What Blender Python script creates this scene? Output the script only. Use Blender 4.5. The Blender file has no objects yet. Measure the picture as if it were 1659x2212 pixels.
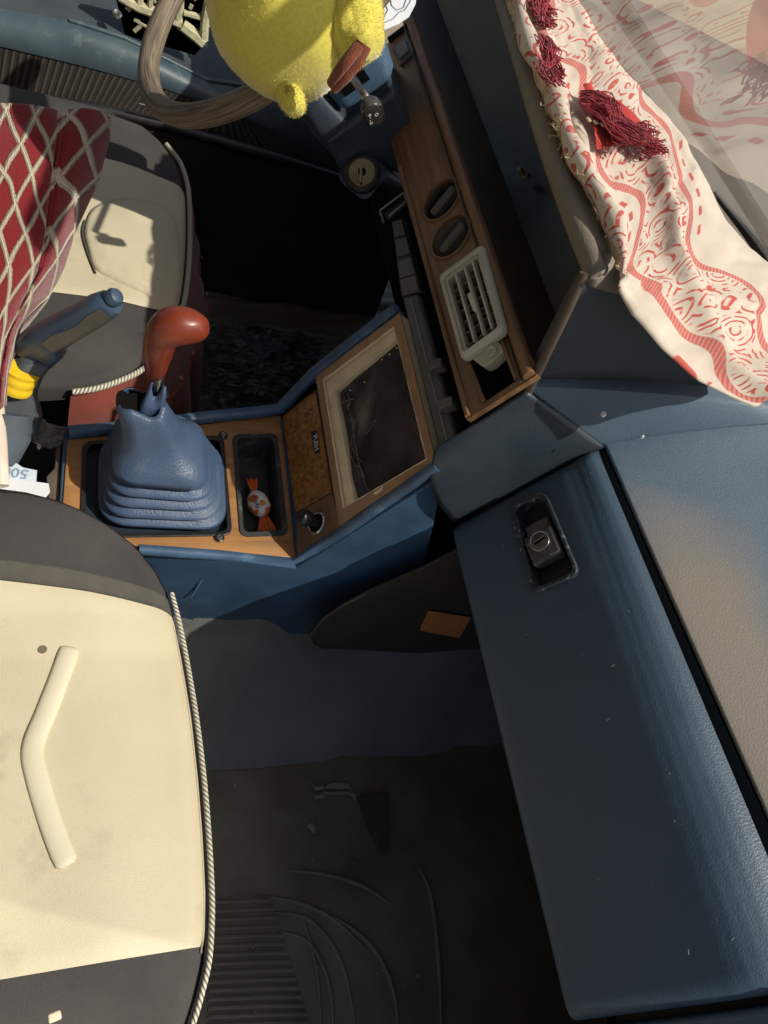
import bpy, bmesh, math, random
from mathutils import Vector, Matrix, noise
random.seed(7)
sc = bpy.context.scene
# ------------------------------------------------------------------ camera
H = 1.12
F = 1660.0
CX, CY = 829.5, 1106.0
Yv = Vector((-530, 2806, -F)).normalized()
Xv = Vector((3970, -232, -F)); Xv = (Xv - Yv * Xv.dot(Yv)).normalized()
Zv = Xv.cross(Yv)
R3 = Matrix((Xv, Yv, Zv))            # camera axes -> world
CAM = Vector((0, 0, H))
cd = bpy.data.cameras.new('camera'); cam = bpy.data.objects.new('camera', cd)
sc.collection.objects.link(cam); sc.camera = cam
cam.matrix_world = Matrix.Translation(CAM) @ R3.to_4x4()
cd.sensor_fit = 'VERTICAL'; cd.sensor_height = 36; cd.sensor_width = 27
cd.lens = 36 * F / 2212; cd.clip_start = 0.02; cd.clip_end = 500
sc.render.resolution_x = 768; sc.render.resolution_y = 1024
# ------------------------------------------------------------------ light
SUN = Vector((0.525, -0.33, 0.785)).normalized()
w = bpy.data.worlds.new('World'); sc.world = w; w.use_nodes = True
nt = w.node_tree; bg = nt.nodes['Background']
sky = nt.nodes.new('ShaderNodeTexSky'); sky.sky_type = 'NISHITA'; sky.sun_disc = False
sky.sun_elevation = math.asin(SUN.z); sky.sun_rotation = math.atan2(SUN.x, SUN.y)
sky.air_density = 1.0; sky.dust_density = 3.5
nt.links.new(sky.outputs[0], bg.inputs[0]); bg.inputs[1].default_value = 0.078
sl = bpy.data.lights.new('sun', 'SUN'); so = bpy.data.objects.new('sun', sl); sc.collection.objects.link(so)
sl.energy = 4.9; sl.angle = math.radians(0.6); sl.color = (1.0, 0.95, 0.86)
so.rotation_euler = (-SUN).to_track_quat('-Z', 'Y').to_euler(); so.location = (1, -1, 4)
sc.view_settings.view_transform = 'Standard'; sc.view_settings.look = 'None'
sc.view_settings.exposure = 0.0; sc.view_settings.gamma = 1.0
sc.view_settings.use_curve_mapping = False

# ------------------------------------------------------------------ measuring helpers (where the lens met real planes)
def ray(px, py): return R3 @ Vector((px - CX, -(py - CY), -F))
def U(px, py, z=None, x=None, y=None, pl=None):
    d = ray(px, py)
    if z is not None: t = (z - H) / d.z
    elif x is not None: t = x / d.x
    elif y is not None: t = y / d.y
    else: t = (pl[0] - CAM).dot(pl[1]) / d.dot(pl[1])
    return CAM + t * d
def V(*a): return Vector(a)
# ------------------------------------------------------------------ object helpers
def link(o): sc.collection.objects.link(o); return o
def thing(name, label, cat, loc=(0, 0, 0), group=None, kind=None):
    o = link(bpy.data.objects.new(name, None)); o.location = loc; o.empty_display_size = .05
    o['label'] = label; o['category'] = cat; o['org'] = list(loc)
    if group: o['group'] = group
    if kind: o['kind'] = kind
    return o
def org(o):
    return Vector(o['org']) if o is not None and 'org' in o else Vector((0, 0, 0))
def build(name, verts, faces, mat, parent=None, smooth=True, bevel=0, bseg=2, sub=0, solid=0, uvs=None, label=None, cat=None, kind=None, group=None, sharp=35):
    me = bpy.data.meshes.new(name)
    if parent is not None: og = org(parent)
    else:
        og = Vector((sum(v[0] for v in verts) / len(verts), sum(v[1] for v in verts) / len(verts), min(v[2] for v in verts)))
    me.from_pydata([tuple(Vector(v) - og) for v in verts], [], faces); me.update()
    if uvs is not None:
        ul = me.uv_layers.new(name='UVMap')
        for lp in me.loops: ul.data[lp.index].uv = uvs[lp.vertex_index]
    bm = bmesh.new(); bm.from_mesh(me)
    bmesh.ops.recalc_face_normals(bm, faces=bm.faces)
    bm.to_mesh(me); bm.free()
    o = link(bpy.data.objects.new(name, me))
    if mat: me.materials.append(mat)
    o['org'] = list(og)
    if parent is not None: o.parent = parent
    else: o.location = og
    if smooth:
        me.shade_smooth() if hasattr(me, 'shade_smooth') else [setattr(p, 'use_smooth', True) for p in me.polygons]
    if solid:
        m = o.modifiers.new('s', 'SOLIDIFY'); m.thickness = solid; m.offset = -1
    if bevel:
        m = o.modifiers.new('b', 'BEVEL'); m.width = bevel; m.segments = bseg; m.limit_method = 'ANGLE'; m.angle_limit = math.radians(28)
        m.harden_normals = False
    if sub:
        m = o.modifiers.new('d', 'SUBSURF'); m.levels = sub; m.render_levels = sub
    elif smooth:
        try: me.set_sharp_from_angle(angle=math.radians(sharp))
        except Exception: pass
    if label: o['label'] = label
    if cat: o['category'] = cat
    if kind: o['kind'] = kind
    if group: o['group'] = group
    return o
def prism(name, pts, off, mat, parent=None, bevel=.002, **k):
    n = len(pts); off = Vector(off)
    v = [Vector(p) for p in pts] + [Vector(p) + off for p in pts]
    f = [list(range(n)), list(range(2 * n - 1, n - 1, -1))] + [[i, (i + 1) % n, n + (i + 1) % n, n + i] for i in range(n)]
    return build(name, v, f, mat, parent, bevel=bevel, **k)
def rpoly(pts, r, seg=5):
    out = []; n = len(pts)
    for i in range(n):
        p = Vector(pts[i]); a = Vector(pts[i - 1]); b = Vector(pts[(i + 1) % n])
        da = (a - p); db = (b - p); rr = min(r[i] if isinstance(r, (list, tuple)) else r, da.length * .48, db.length * .48)
        s = p + da.normalized() * rr; e = p + db.normalized() * rr
        for j in range(seg + 1):
            t = j / seg
            out.append(s * (1 - t) ** 2 + p * 2 * t * (1 - t) + e * t * t)
    return out
def frame(name, outer, inner, off, mat, parent=None, bevel=.0015, **k):
    n = len(outer); off = Vector(off)
    v = [Vector(p) for p in outer] + [Vector(p) for p in inner] + [Vector(p) + off for p in outer] + [Vector(p) + off for p in inner]
    f = []
    for i in range(n):
        j = (i + 1) % n
        f += [[i, j, n + j, n + i], [2 * n + j, 2 * n + i, 3 * n + i, 3 * n + j], [j, i, 2 * n + i, 2 * n + j], [n + i, n + j, 3 * n + j, 3 * n + i]]
    return build(name, v, f, mat, parent, bevel=bevel, **k)
def catmull(P, k=6, closed=False):
    P = [tuple(p) for p in P]; n = len(P); out = []
    rng = range(n) if closed else range(n - 1)
    for i in rng:
        g = (lambda j: P[j % n]) if closed else (lambda j: P[max(0, min(n - 1, j))])
        a, b, c, d = g(i - 1), g(i), g(i + 1), g(i + 2)
        for j in range(k):
            t = j / k
            out.append(tuple(.5 * (2 * b[q] + (c[q] - a[q]) * t + (2 * a[q] - 5 * b[q] + 4 * c[q] - d[q]) * t * t + (3 * b[q] - a[q] - 3 * c[q] + d[q]) * t ** 3) for q in range(len(b))))
    if not closed: out.append(P[-1])
    return out
def tubev(path, r, seg=10, closed=False, flat=1.0, up=None, cap=True):
    path = [Vector(p) for p in path]; n = len(path); V_ = []; UVs = []; Fs = []; L = 0
    prev = None
    for i, p in enumerate(path):
        a = path[i - 1] if (i > 0 or closed) else p; b = path[(i + 1) % n] if (i < n - 1 or closed) else p
        t = (b - a).normalized()
        if up is not None: nn = (Vector(up) - t * Vector(up).dot(t)).normalized()
        elif prev is None: nn = t.orthogonal().normalized()
        else: nn = (prev - t * prev.dot(t)).normalized()
        prev = nn; bb = t.cross(nn)
        if i: L += (p - path[i - 1]).length
        rr = r[i] if isinstance(r, (list, tuple)) else r
        for j in range(seg):
            a_ = 2 * math.pi * j / seg
            V_.append(p + nn * math.cos(a_) * rr * flat + bb * math.sin(a_) * rr); UVs.append((L, j / seg))
    m = n if closed else n - 1
    for i in range(m):
        for j in range(seg):
            Fs.append([i * seg + j, i * seg + (j + 1) % seg, ((i + 1) % n) * seg + (j + 1) % seg, ((i + 1) % n) * seg + j])
    if not closed and cap: Fs += [list(range(seg))[::-1], [(n - 1) * seg + j for j in range(seg)]]
    return V_, Fs, UVs
def tube(name, path, r, mat, parent=None, seg=10, closed=False, flat=1.0, up=None, **k):
    v, f, uv = tubev(path, r, seg, closed, flat, up)
    return build(name, v, f, mat, parent, uvs=uv, sharp=70, **k)
def multi(name, items, mat, parent=None, **k):
    v = []; f = []; uv = []
    for it in items:
        o = len(v); v += it[0]; f += [[a + o for a in q] for q in it[1]]
        uv += it[2] if len(it) > 2 else [(0, 0)] * len(it[0])
    return build(name, v, f, mat, parent, uvs=uv, **k)
def loft(name, rings, mat, parent=None, cap=(1, 1), closed=True, **k):
    n = len(rings[0]); v = [Vector(p) for r in rings for p in r]; f = []
    uv = [(j / n, i / len(rings)) for i in range(len(rings)) for j in range(n)]
    for i in range(len(rings) - 1):
        for j in range(n if closed else n - 1):
            f.append([i * n + j, i * n + (j + 1) % n, (i + 1) * n + (j + 1) % n, (i + 1) * n + j])
    if cap[0]: f.append(list(range(n))[::-1])
    if cap[1]: f.append([(len(rings) - 1) * n + j for j in range(n)])
    return build(name, v, f, mat, parent, uvs=uv, **k)
def grid(name, fn, nu, nv, mat, parent=None, uvf=None, **k):
    v = []; uv = []; f = []
    for i in range(nu + 1):
        for j in range(nv + 1):
            a, b = i / nu, j / nv
            v.append(fn(a, b)); uv.append(uvf(a, b) if uvf else (a, b))
    for i in range(nu):
        for j in range(nv):
            q = i * (nv + 1) + j; f.append([q, q + 1, q + nv + 2, q + nv + 1])
    return build(name, v, f, mat, parent, uvs=uv, **k)
def boxv(c, ax, ay, az, h):
    c = Vector(c); v = []
    for sx in (-1, 1):
        for sy in (-1, 1):
            for sz in (-1, 1): v.append(c + ax * sx * h[0] + ay * sy * h[1] + az * sz * h[2])
    return v, [[0, 1, 3, 2], [4, 6, 7, 5], [0, 4, 5, 1], [2, 3, 7, 6], [0, 2, 6, 4], [1, 5, 7, 3]]
def obox(name, c, ax, ay, az, h, mat, parent=None, bevel=.002, **k):
    v, f = boxv(c, ax, ay, az, h)
    return build(name, v, f, mat, parent, bevel=bevel, **k)
def disc(name, c, n, r, depth, mat, parent=None, seg=36, prof=None, **k):
    """turned piece: prof = list of (radius, height) along n"""
    n = Vector(n).normalized(); a = n.orthogonal().normalized(); b = n.cross(a); c = Vector(c)
    prof = prof or [(r, 0), (r, depth)]
    rings = [[c + n * h + (a * math.cos(2 * math.pi * i / seg) + b * math.sin(2 * math.pi * i / seg)) * rr for i in range(seg)] for rr, h in prof]
    return loft(name, rings, mat, parent, **k)
def lerp(a, b, t): return a + (b - a) * t
def poly1(P, t):
    """piecewise-linear interpolation of rows by first element"""
    for a, b in zip(P, P[1:]):
        if t <= b[0]:
            s = (t - a[0]) / (b[0] - a[0]) if b[0] != a[0] else 0
            return [a[i] + (b[i] - a[i]) * max(0, s) for i in range(1, len(a))]
    return list(P[-1][1:])
def sm(a, b, x):
    t = max(0, min(1, (x - a) / (b - a))); return t * t * (3 - 2 * t)
def cut(o, cutters):
    for c in cutters:
        m = o.modifiers.new('c', 'BOOLEAN'); m.object = c; m.operation = 'DIFFERENCE'; m.solver = 'EXACT'
        # holes are cut before edges are rounded
        idx = len(o.modifiers) - 1
        o.modifiers.move(idx, 0)
    dg = bpy.context.evaluated_depsgraph_get(); dg.update()
    me = bpy.data.meshes.new_from_object(o.evaluated_get(dg))
    o.modifiers.clear(); o.data = me
    try: me.set_sharp_from_angle(angle=math.radians(35))
    except Exception: pass
    for c in cutters: bpy.data.objects.remove(c, do_unlink=True)
def text(name, s, size, c, right, up, mat, parent=None, ext=.0002):
    cu = bpy.data.curves.new(name, 'FONT'); cu.body = s; cu.size = size; cu.extrude = ext; cu.align_x = 'CENTER'; cu.align_y = 'CENTER'
    t = link(bpy.data.objects.new(name + '_t', cu)); dg = bpy.context.evaluated_depsgraph_get(); dg.update()
    me = bpy.data.meshes.new_from_object(t.evaluated_get(dg)); bpy.data.objects.remove(t, do_unlink=True)
    right = Vector(right).normalized(); up = Vector(up); up = (up - right * up.dot(right)).normalized(); n = right.cross(up)
    me.transform(Matrix.Translation(Vector(c) - org(parent)) @ Matrix((right, up, n)).transposed().to_4x4())
    o = link(bpy.data.objects.new(name, me)); me.materials.clear(); me.materials.append(mat); o['org'] = list(org(parent)); o.parent = parent
    return o
# ------------------------------------------------------------------ materials
def lin(r, g, b):
    return tuple(((c / 255) / 12.92 if c / 255 < .04045 else ((c / 255 + .055) / 1.055) ** 2.4) for c in (r, g, b)) + (1,)
class NT:
    def __init__(s, name):
        s.m = bpy.data.materials.new(name); s.m.use_nodes = True; s.t = s.m.node_tree; s.N = s.t.nodes; s.b = s.N['Principled BSDF']; s.out = s.N['Material Output']
        s.tc = s.N.new('ShaderNodeTexCoord')
    def n(s, typ, **k):
        q = s.N.new(typ)
        for a, v in k.items(): setattr(q, a, v)
        return q
    def l(s, a, b): s.t.links.new(a, b)
    def set(s, inp, v):
        if hasattr(v, 'links') or isinstance(v, bpy.types.NodeSocket): s.l(v, inp)
        else: inp.default_value = v
    def math(s, op, a, b=None, c=None):
        q = s.n('ShaderNodeMath', operation=op); s.set(q.inputs[0], a)
        if b is not None: s.set(q.inputs[1], b)
        if c is not None: s.set(q.inputs[2], c)
        return q.outputs[0]
    def mapping(s, vec, scale=(1, 1, 1), loc=(0, 0, 0), rot=(0, 0, 0)):
        q = s.n('ShaderNodeMapping'); s.l(vec, q.inputs[0]); q.inputs['Scale'].default_value = scale; q.inputs['Location'].default_value = loc; q.inputs['Rotation'].default_value = rot
        return q.outputs[0]
    def noise(s, scale, vec=None, detail=4, rough=.55, dist=0):
        q = s.n('ShaderNodeTexNoise'); q.inputs['Scale'].default_value = scale; q.inputs['Detail'].default_value = detail; q.inputs['Roughness'].default_value = rough; q.inputs['Distortion'].default_value = dist
        s.l(vec if vec is not None else s.tc.outputs['Object'], q.inputs['Vector']); return q.outputs[0]
    def vor(s, scale, vec=None, feature='F1'):
        q = s.n('ShaderNodeTexVoronoi', feature=feature); q.inputs['Scale'].default_value = scale
        s.l(vec if vec is not None else s.tc.outputs['Object'], q.inputs['Vector']); return q.outputs['Distance']
    def ramp(s, fac, a, b):
        q = s.n('ShaderNodeMapRange'); s.l(fac, q.inputs[0]); q.inputs[1].default_value = a; q.inputs[2].default_value = b; q.clamp = True; return q.outputs[0]
    def mix(s, fac, a, b):
        q = s.n('ShaderNodeMix', data_type='RGBA'); s.set(q.inputs[0], fac)
        s.set(q.inputs[6], a); s.set(q.inputs[7], b); return q.outputs[2]
    def bump(s, h, strength, dist=.001, prev=None):
        q = s.n('ShaderNodeBump'); q.inputs['Strength'].default_value = strength; q.inputs['Distance'].default_value = dist
        s.l(h, q.inputs['Height'])
        if prev is not None: s.l(prev, q.inputs['Normal'])
        return q.outputs[0]
    def fin(s, col=None, rough=None, nrm=None, spec=None, metal=None, sheen=None):
        if col is not None: s.set(s.b.inputs['Base Color'], col)
        if rough is not None: s.set(s.b.inputs['Roughness'], rough)
        if nrm is not None: s.l(nrm, s.b.inputs['Normal'])
        if spec is not None: s.b.inputs['Specular IOR Level'].default_value = spec
        if metal is not None: s.b.inputs['Metallic'].default_value = metal
        if sheen: s.b.inputs['Sheen Weight'].default_value = sheen
        return s.m
def plain(name, c, rough=.5, var=.25, vs=12, dust=0, dustc=(.28, .25, .2, 1), grain=None, gs=900, gst=.25, spec=.5, metal=0, wear=None, sheen=0, rv=.15):
    t = NT(name); n1 = t.noise(vs); c = tuple(c[:3])
    a = tuple(x * (1 - var) for x in c) + (1,); b = tuple(min(1, x * (1 + var)) for x in c) + (1,)
    col = t.mix(t.ramp(n1, .3, .7), a, b)
    if wear:
        wn = t.noise(wear[1], detail=6, rough=.7); col = t.mix(t.math('MULTIPLY', t.ramp(wn, .56, .64), wear[2]), col, tuple(wear[0][:3]) + (1,))
    if dust:
        dn = t.noise(vs * .6, detail=8, rough=.7); sp = t.noise(620, detail=3, rough=.7)
        d = t.math('MULTIPLY', t.math('ADD', t.ramp(dn, .4, .75), t.math('MULTIPLY', t.ramp(sp, .58, .75), .8)), dust)
        col = t.mix(d, col, dustc)
    rg = t.math('ADD', t.math('MULTIPLY', t.math('SUBTRACT', t.noise(vs * 2, detail=6), .5), rv * 2), rough)
    nr = None
    if grain == 'leather':
        h = t.math('ADD', t.math('MULTIPLY', t.vor(gs * .55), -1.0), t.math('MULTIPLY', t.noise(gs * .5, detail=2), .6)); nr = t.bump(h, gst, .0006)

    elif grain == 'fabric':
        h = t.math('ADD', t.noise(gs, detail=1), t.math('MULTIPLY', t.vor(gs * 1.3), .8)); nr = t.bump(h, gst, .0008)
    elif grain == 'scratch':
        mp = t.mapping(t.tc.outputs['Object'], (gs * .05, gs, gs)); nr = t.bump(t.noise(1, mp, detail=3), gst, .0005)
    elif grain == 'rough':
        nr = t.bump(t.noise(gs, detail=5, rough=.7), gst, .002)
    return t.fin(col, rg, nr, spec, metal, sheen)
BLUE = (.030, .052, .085)
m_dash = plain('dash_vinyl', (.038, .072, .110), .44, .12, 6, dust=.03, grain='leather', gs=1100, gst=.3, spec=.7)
m_dashtop = plain('dash_top_vinyl', (.10, .15, .20), .5, .15, 5, dust=.45, dustc=(.34, .28, .21, 1), grain='leather', gs=1000, gst=.35)
def mk_dashtop():
    t = NT('sun_faded_dash_vinyl'); s = t.n('ShaderNodeSeparateXYZ'); t.l(t.tc.outputs['Object'], s.inputs[0])
    n = t.noise(9, detail=5); k = t.ramp(t.math('ADD', t.math('MULTIPLY', s.outputs[1], -1), t.math('MULTIPLY', n, .16)), .22, .34)
    k2 = t.ramp(t.math('ADD', s.outputs[0], t.math('MULTIPLY', n, .10)), .17, .12)
    col = t.mix(t.ramp(t.noise(5), .3, .7), (.075, .115, .16, 1), (.11, .155, .20, 1)); col = t.mix(t.math('MULTIPLY', t.math('MULTIPLY', k, k2), .9), col, (.24, .20, .155, 1))
    d = t.noise(700, detail=3); col = t.mix(t.math('MULTIPLY', t.ramp(d, .55, .8), .35), col, (.38, .34, .28, 1))
    h = t.math('ADD', t.math('MULTIPLY', t.vor(650), -1.0), t.math('MULTIPLY', t.noise(600, detail=2), .6))
    return t.fin(col, t.math('MULTIPLY_ADD', n, .3, .38), t.bump(h, .3, .0006))
m_dashtop = mk_dashtop()
m_dash_shade = plain('shaded_dash_vinyl', (.020, .032, .044), .42, .2, 6, dust=.1, grain='leather', gs=1100, gst=.3, spec=.6)  # darker copy of the dash vinyl, shade put into its colour
m_podtop = plain('pod_vinyl', (.20, .17, .13), .65, .2, 7, dust=.2, grain='leather', gs=700, gst=.4)
m_podblack = plain('pod_black_plastic', (.022, .018, .014), .45, .3, 9, dust=.07, grain='rough', gs=300, gst=.15)  # even dark plastic for the ledge below the instrument window
m_cons = plain('console_plastic', (.036, .085, .155), .45, .25, 14, dust=.05, wear=((.09, .2, .36), 16, .22), grain='rough', gs=500, gst=.15)
m_blue = plain('column_plastic', (.065, .13, .22), .5, .2, 18, dust=.3, dustc=(.16, .2, .24, 1), wear=((.14, .2, .27), 45, .6), grain='rough', gs=600, gst=.2)
m_bluerim = plain('blue_worn_plastic', (.045, .095, .17), .42, .25, 20, dust=.12, wear=((.12, .2, .3), 40, .6))
m_black = plain('black_plastic', (.012, .012, .012), .38, .3, 20, dust=.12, dustc=(.16, .15, .13, 1), grain='rough', gs=500, gst=.1)
m_grey = plain('grey_plastic', (.085, .08, .068), .42, .2, 20, dust=.1)
m_dk = plain('deep_black', (.005, .004, .004), .9, .3, 10, spec=.1)
m_cream = plain('cream_vinyl', (.60, .525, .355), .55, .09, 5, dust=.2, wear=((.45, .38, .25), 6, .6), dustc=(.42, .36, .24, 1), grain='fabric', gs=1100, gst=.3)
m_creampipe = plain('cream_pad', (.66, .60, .43), .55, .06, 8, grain='fabric', gs=1300, gst=.25)
m_foam = plain('charcoal_seat_fabric', (.052, .047, .044), .85, .2, 12, dust=.16, dustc=(.2, .18, .15, 1), grain='fabric', gs=1300, gst=.7)
m_foam2 = plain('charcoal_band_fabric', (.085, .078, .066), .85, .15, 30, dust=.18, dustc=(.25, .22, .17, 1), grain='fabric', gs=1300, gst=.7)
m_red = plain('red_skirt_fabric', (.17, .026, .015), .8, .3, 20, dust=.12, dustc=(.4, .18, .13, 1), grain='fabric', gs=900, gst=.7, sheen=.2)
m_carpet = plain('black_carpet', (.024, .022, .020), .95, .35, 14, dust=.10, dustc=(.11, .10, .085, 1), grain='fabric', gs=700, gst=1.0)
m_gcarpet = plain('grey_carpet', (.20, .20, .195), .95, .25, 6, dust=.12, dustc=(.14, .13, .11, 1), grain='fabric', gs=600, gst=.8)
m_wool = plain('grey_wool', (.13, .125, .115), .95, .4, 60, grain='rough', gs=300, gst=1.0)
m_rubber = plain('rubber_mat', (.17, .155, .115), .38, .35, 7, dust=.22, dustc=(.26, .23, .16, 1), grain='rough', gs=260, gst=.25)
m_vent = plain('beige_plastic', (.55, .52, .41), .45, .1, 20, dust=.15, dustc=(.2, .17, .12, 1))
m_metal = plain('bright_metal', (.55, .53, .49), .25, .1, 30, metal=1)
m_oldmetal = plain('worn_metal', (.34, .29, .2), .38, .25, 60, metal=.9)
m_white = plain('white_card', (.72, .74, .77), .6, .04, 10)
m_orange = plain('orange_card', (.60, .22, .07), .7, .1, 20)
m_yel = plain('yellow_tape', (.85, .58, .02), .45, .08, 40, grain='rough', gs=120, gst=.3)
m_chip = plain('exposed_cream_board', (.88, .70, .42), .75, .12, 40, dust=.1, dustc=(.45, .32, .18, 1), grain='rough', gs=300, gst=.5)
m_jute = plain('frayed_jute', (.55, .42, .26), .9, .3, 90)
m_rimtrim = plain('brown_trim', (.085, .065, .045), .5, .3, 20, dust=.15)
m_trimdk = plain('dark_brown_trim', (.07, .05, .035), .5, .3, 20, dust=.1)
m_rblack = plain('tarred_edge', (.02, .018, .015), .6, .3, 30)

def wood(name, a, b, rot=(0, 0, 0), sc_=(6, 60, 60), rough=.35, dust=.12):
    t = NT(name); mp = t.mapping(t.tc.outputs['Object'], sc_, rot=rot)
    n = t.noise(1, mp, detail=8, rough=.65, dist=.6); big = t.noise(9)
    col = t.mix(t.ramp(n, .3, .7), a, b); col = t.mix(t.math('MULTIPLY', t.ramp(big, .35, .75), .4), col, tuple(x * .5 for x in a[:3]) + (1,))
    d = t.noise(30, detail=8, rough=.75); col = t.mix(t.math('MULTIPLY', t.ramp(d, .5, .8), dust), col, (.25, .2, .14, 1))
    nr = t.bump(n, .12, .001)
    return t.fin(col, t.math('ADD', t.math('MULTIPLY', d, .3), rough - .1), nr)
m_wood = wood('walnut_veneer', (.11, .055, .024, 1), (.32, .175, .080, 1), sc_=(70, 5, 70))
m_woodl = wood('honey_veneer', (.27, .12, .04, 1), (.47, .23, .075, 1), sc_=(9, 110, 60), rough=.4, dust=.45)
m_woodf = wood('frame_veneer', (.30, .16, .075, 1), (.48, .28, .14, 1), sc_=(60, 6, 60))
def mk_burl():
    t = NT('burl_veneer'); n = t.noise(95, detail=9, rough=.75, dist=1.4); v = t.noise(120, detail=5, rough=.7)
    col = t.mix(t.ramp(n, .35, .65), (.09, .032, .008, 1), (.62, .26, .05, 1)); col = t.mix(t.math('MULTIPLY', t.ramp(v, .45, .7), .5), col, (.06, .022, .008, 1))
    return t.fin(col, .28, t.bump(n, .1, .001))
m_burl = mk_burl()
def mk_bark():
    t = NT('cracked_rim_cover'); uv = t.tc.outputs['UV']
    mp = t.mapping(uv, (14, 34, 1)); n = t.noise(1, mp, detail=9, rough=.72, dist=.5); mp2 = t.mapping(uv, (60, 60, 1)); f = t.noise(1, mp2, detail=6)
    col = t.mix(t.ramp(n, .35, .62), (.045, .028, .018, 1), (.34, .27, .19, 1)); col = t.mix(t.math('MULTIPLY', t.ramp(f, .45, .6), .35), col, (.16, .11, .07, 1))
    return t.fin(col, .6, t.bump(n, .7, .0025))
m_bark = mk_bark()
def mk_pipe():
    t = NT('chevron_piping'); uv = t.tc.outputs['UV']; s = t.n('ShaderNodeSeparateXYZ'); t.l(uv, s.inputs[0])
    f = t.math('FRACT', t.math('ADD', t.math('MULTIPLY', s.outputs[0], 210), t.math('MULTIPLY', s.outputs[1], 3)))
    k = t.ramp(t.math('ABSOLUTE', t.math('SUBTRACT', f, .5)), .17, .27)
    return t.fin(t.mix(k, (.14, .13, .10, 1), (.62, .58, .45, 1)), .7, t.bump(k, .25, .0008))
m_pipe = mk_pipe()
def mk_lattice():
    t = NT('knitted_lattice'); uv = t.tc.outputs['UV']
    wob = t.noise(9, uv, detail=1); wob2 = t.noise(11, t.mapping(uv, (1, 1, 1), (3, 5, 1)), detail=1)
    s = t.n('ShaderNodeSeparateXYZ'); t.l(uv, s.inputs[0])
    u = t.math('ADD', t.math('MULTIPLY', s.outputs[0], 14.5), t.math('MULTIPLY', wob, .35)); v = t.math('ADD', t.math('MULTIPLY', s.outputs[1], 10.3), t.math('MULTIPLY', wob2, .35))
    def band(x):
        return t.math('ABSOLUTE', t.math('SUBTRACT', t.math('FRACT', x), .5))
    d = t.math('MINIMUM', band(t.math('ADD', u, v)), band(t.math('SUBTRACT', u, v)))
    e = t.noise(260, uv, detail=2)
    k = t.ramp(t.math('ADD', d, t.math('MULTIPLY', t.math('SUBTRACT', e, .5), .06)), .108, .086)
    knit = t.n('ShaderNodeTexWave'); knit.bands_direction = 'X'; knit.inputs['Scale'].default_value = 110; knit.inputs['Distortion'].default_value = 2; t.l(uv, knit.inputs[0])
    red = t.mix(knit.outputs['Fac'], (.15, .008, .013, 1), (.29, .020, .026, 1))
    col = t.mix(k, red, (.66, .56, .42, 1))
    prof = t.ramp(d, .12, .02)
    nr = t.bump(t.math('ADD', prof, t.math('MULTIPLY', t.noise(230, uv, detail=2), .12)), 1, .006); nr = t.bump(knit.outputs['Fac'], .5, .0012, nr)
    return t.fin(col, .9, nr, spec=.15, sheen=.3)
m_lat = mk_lattice()
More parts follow.
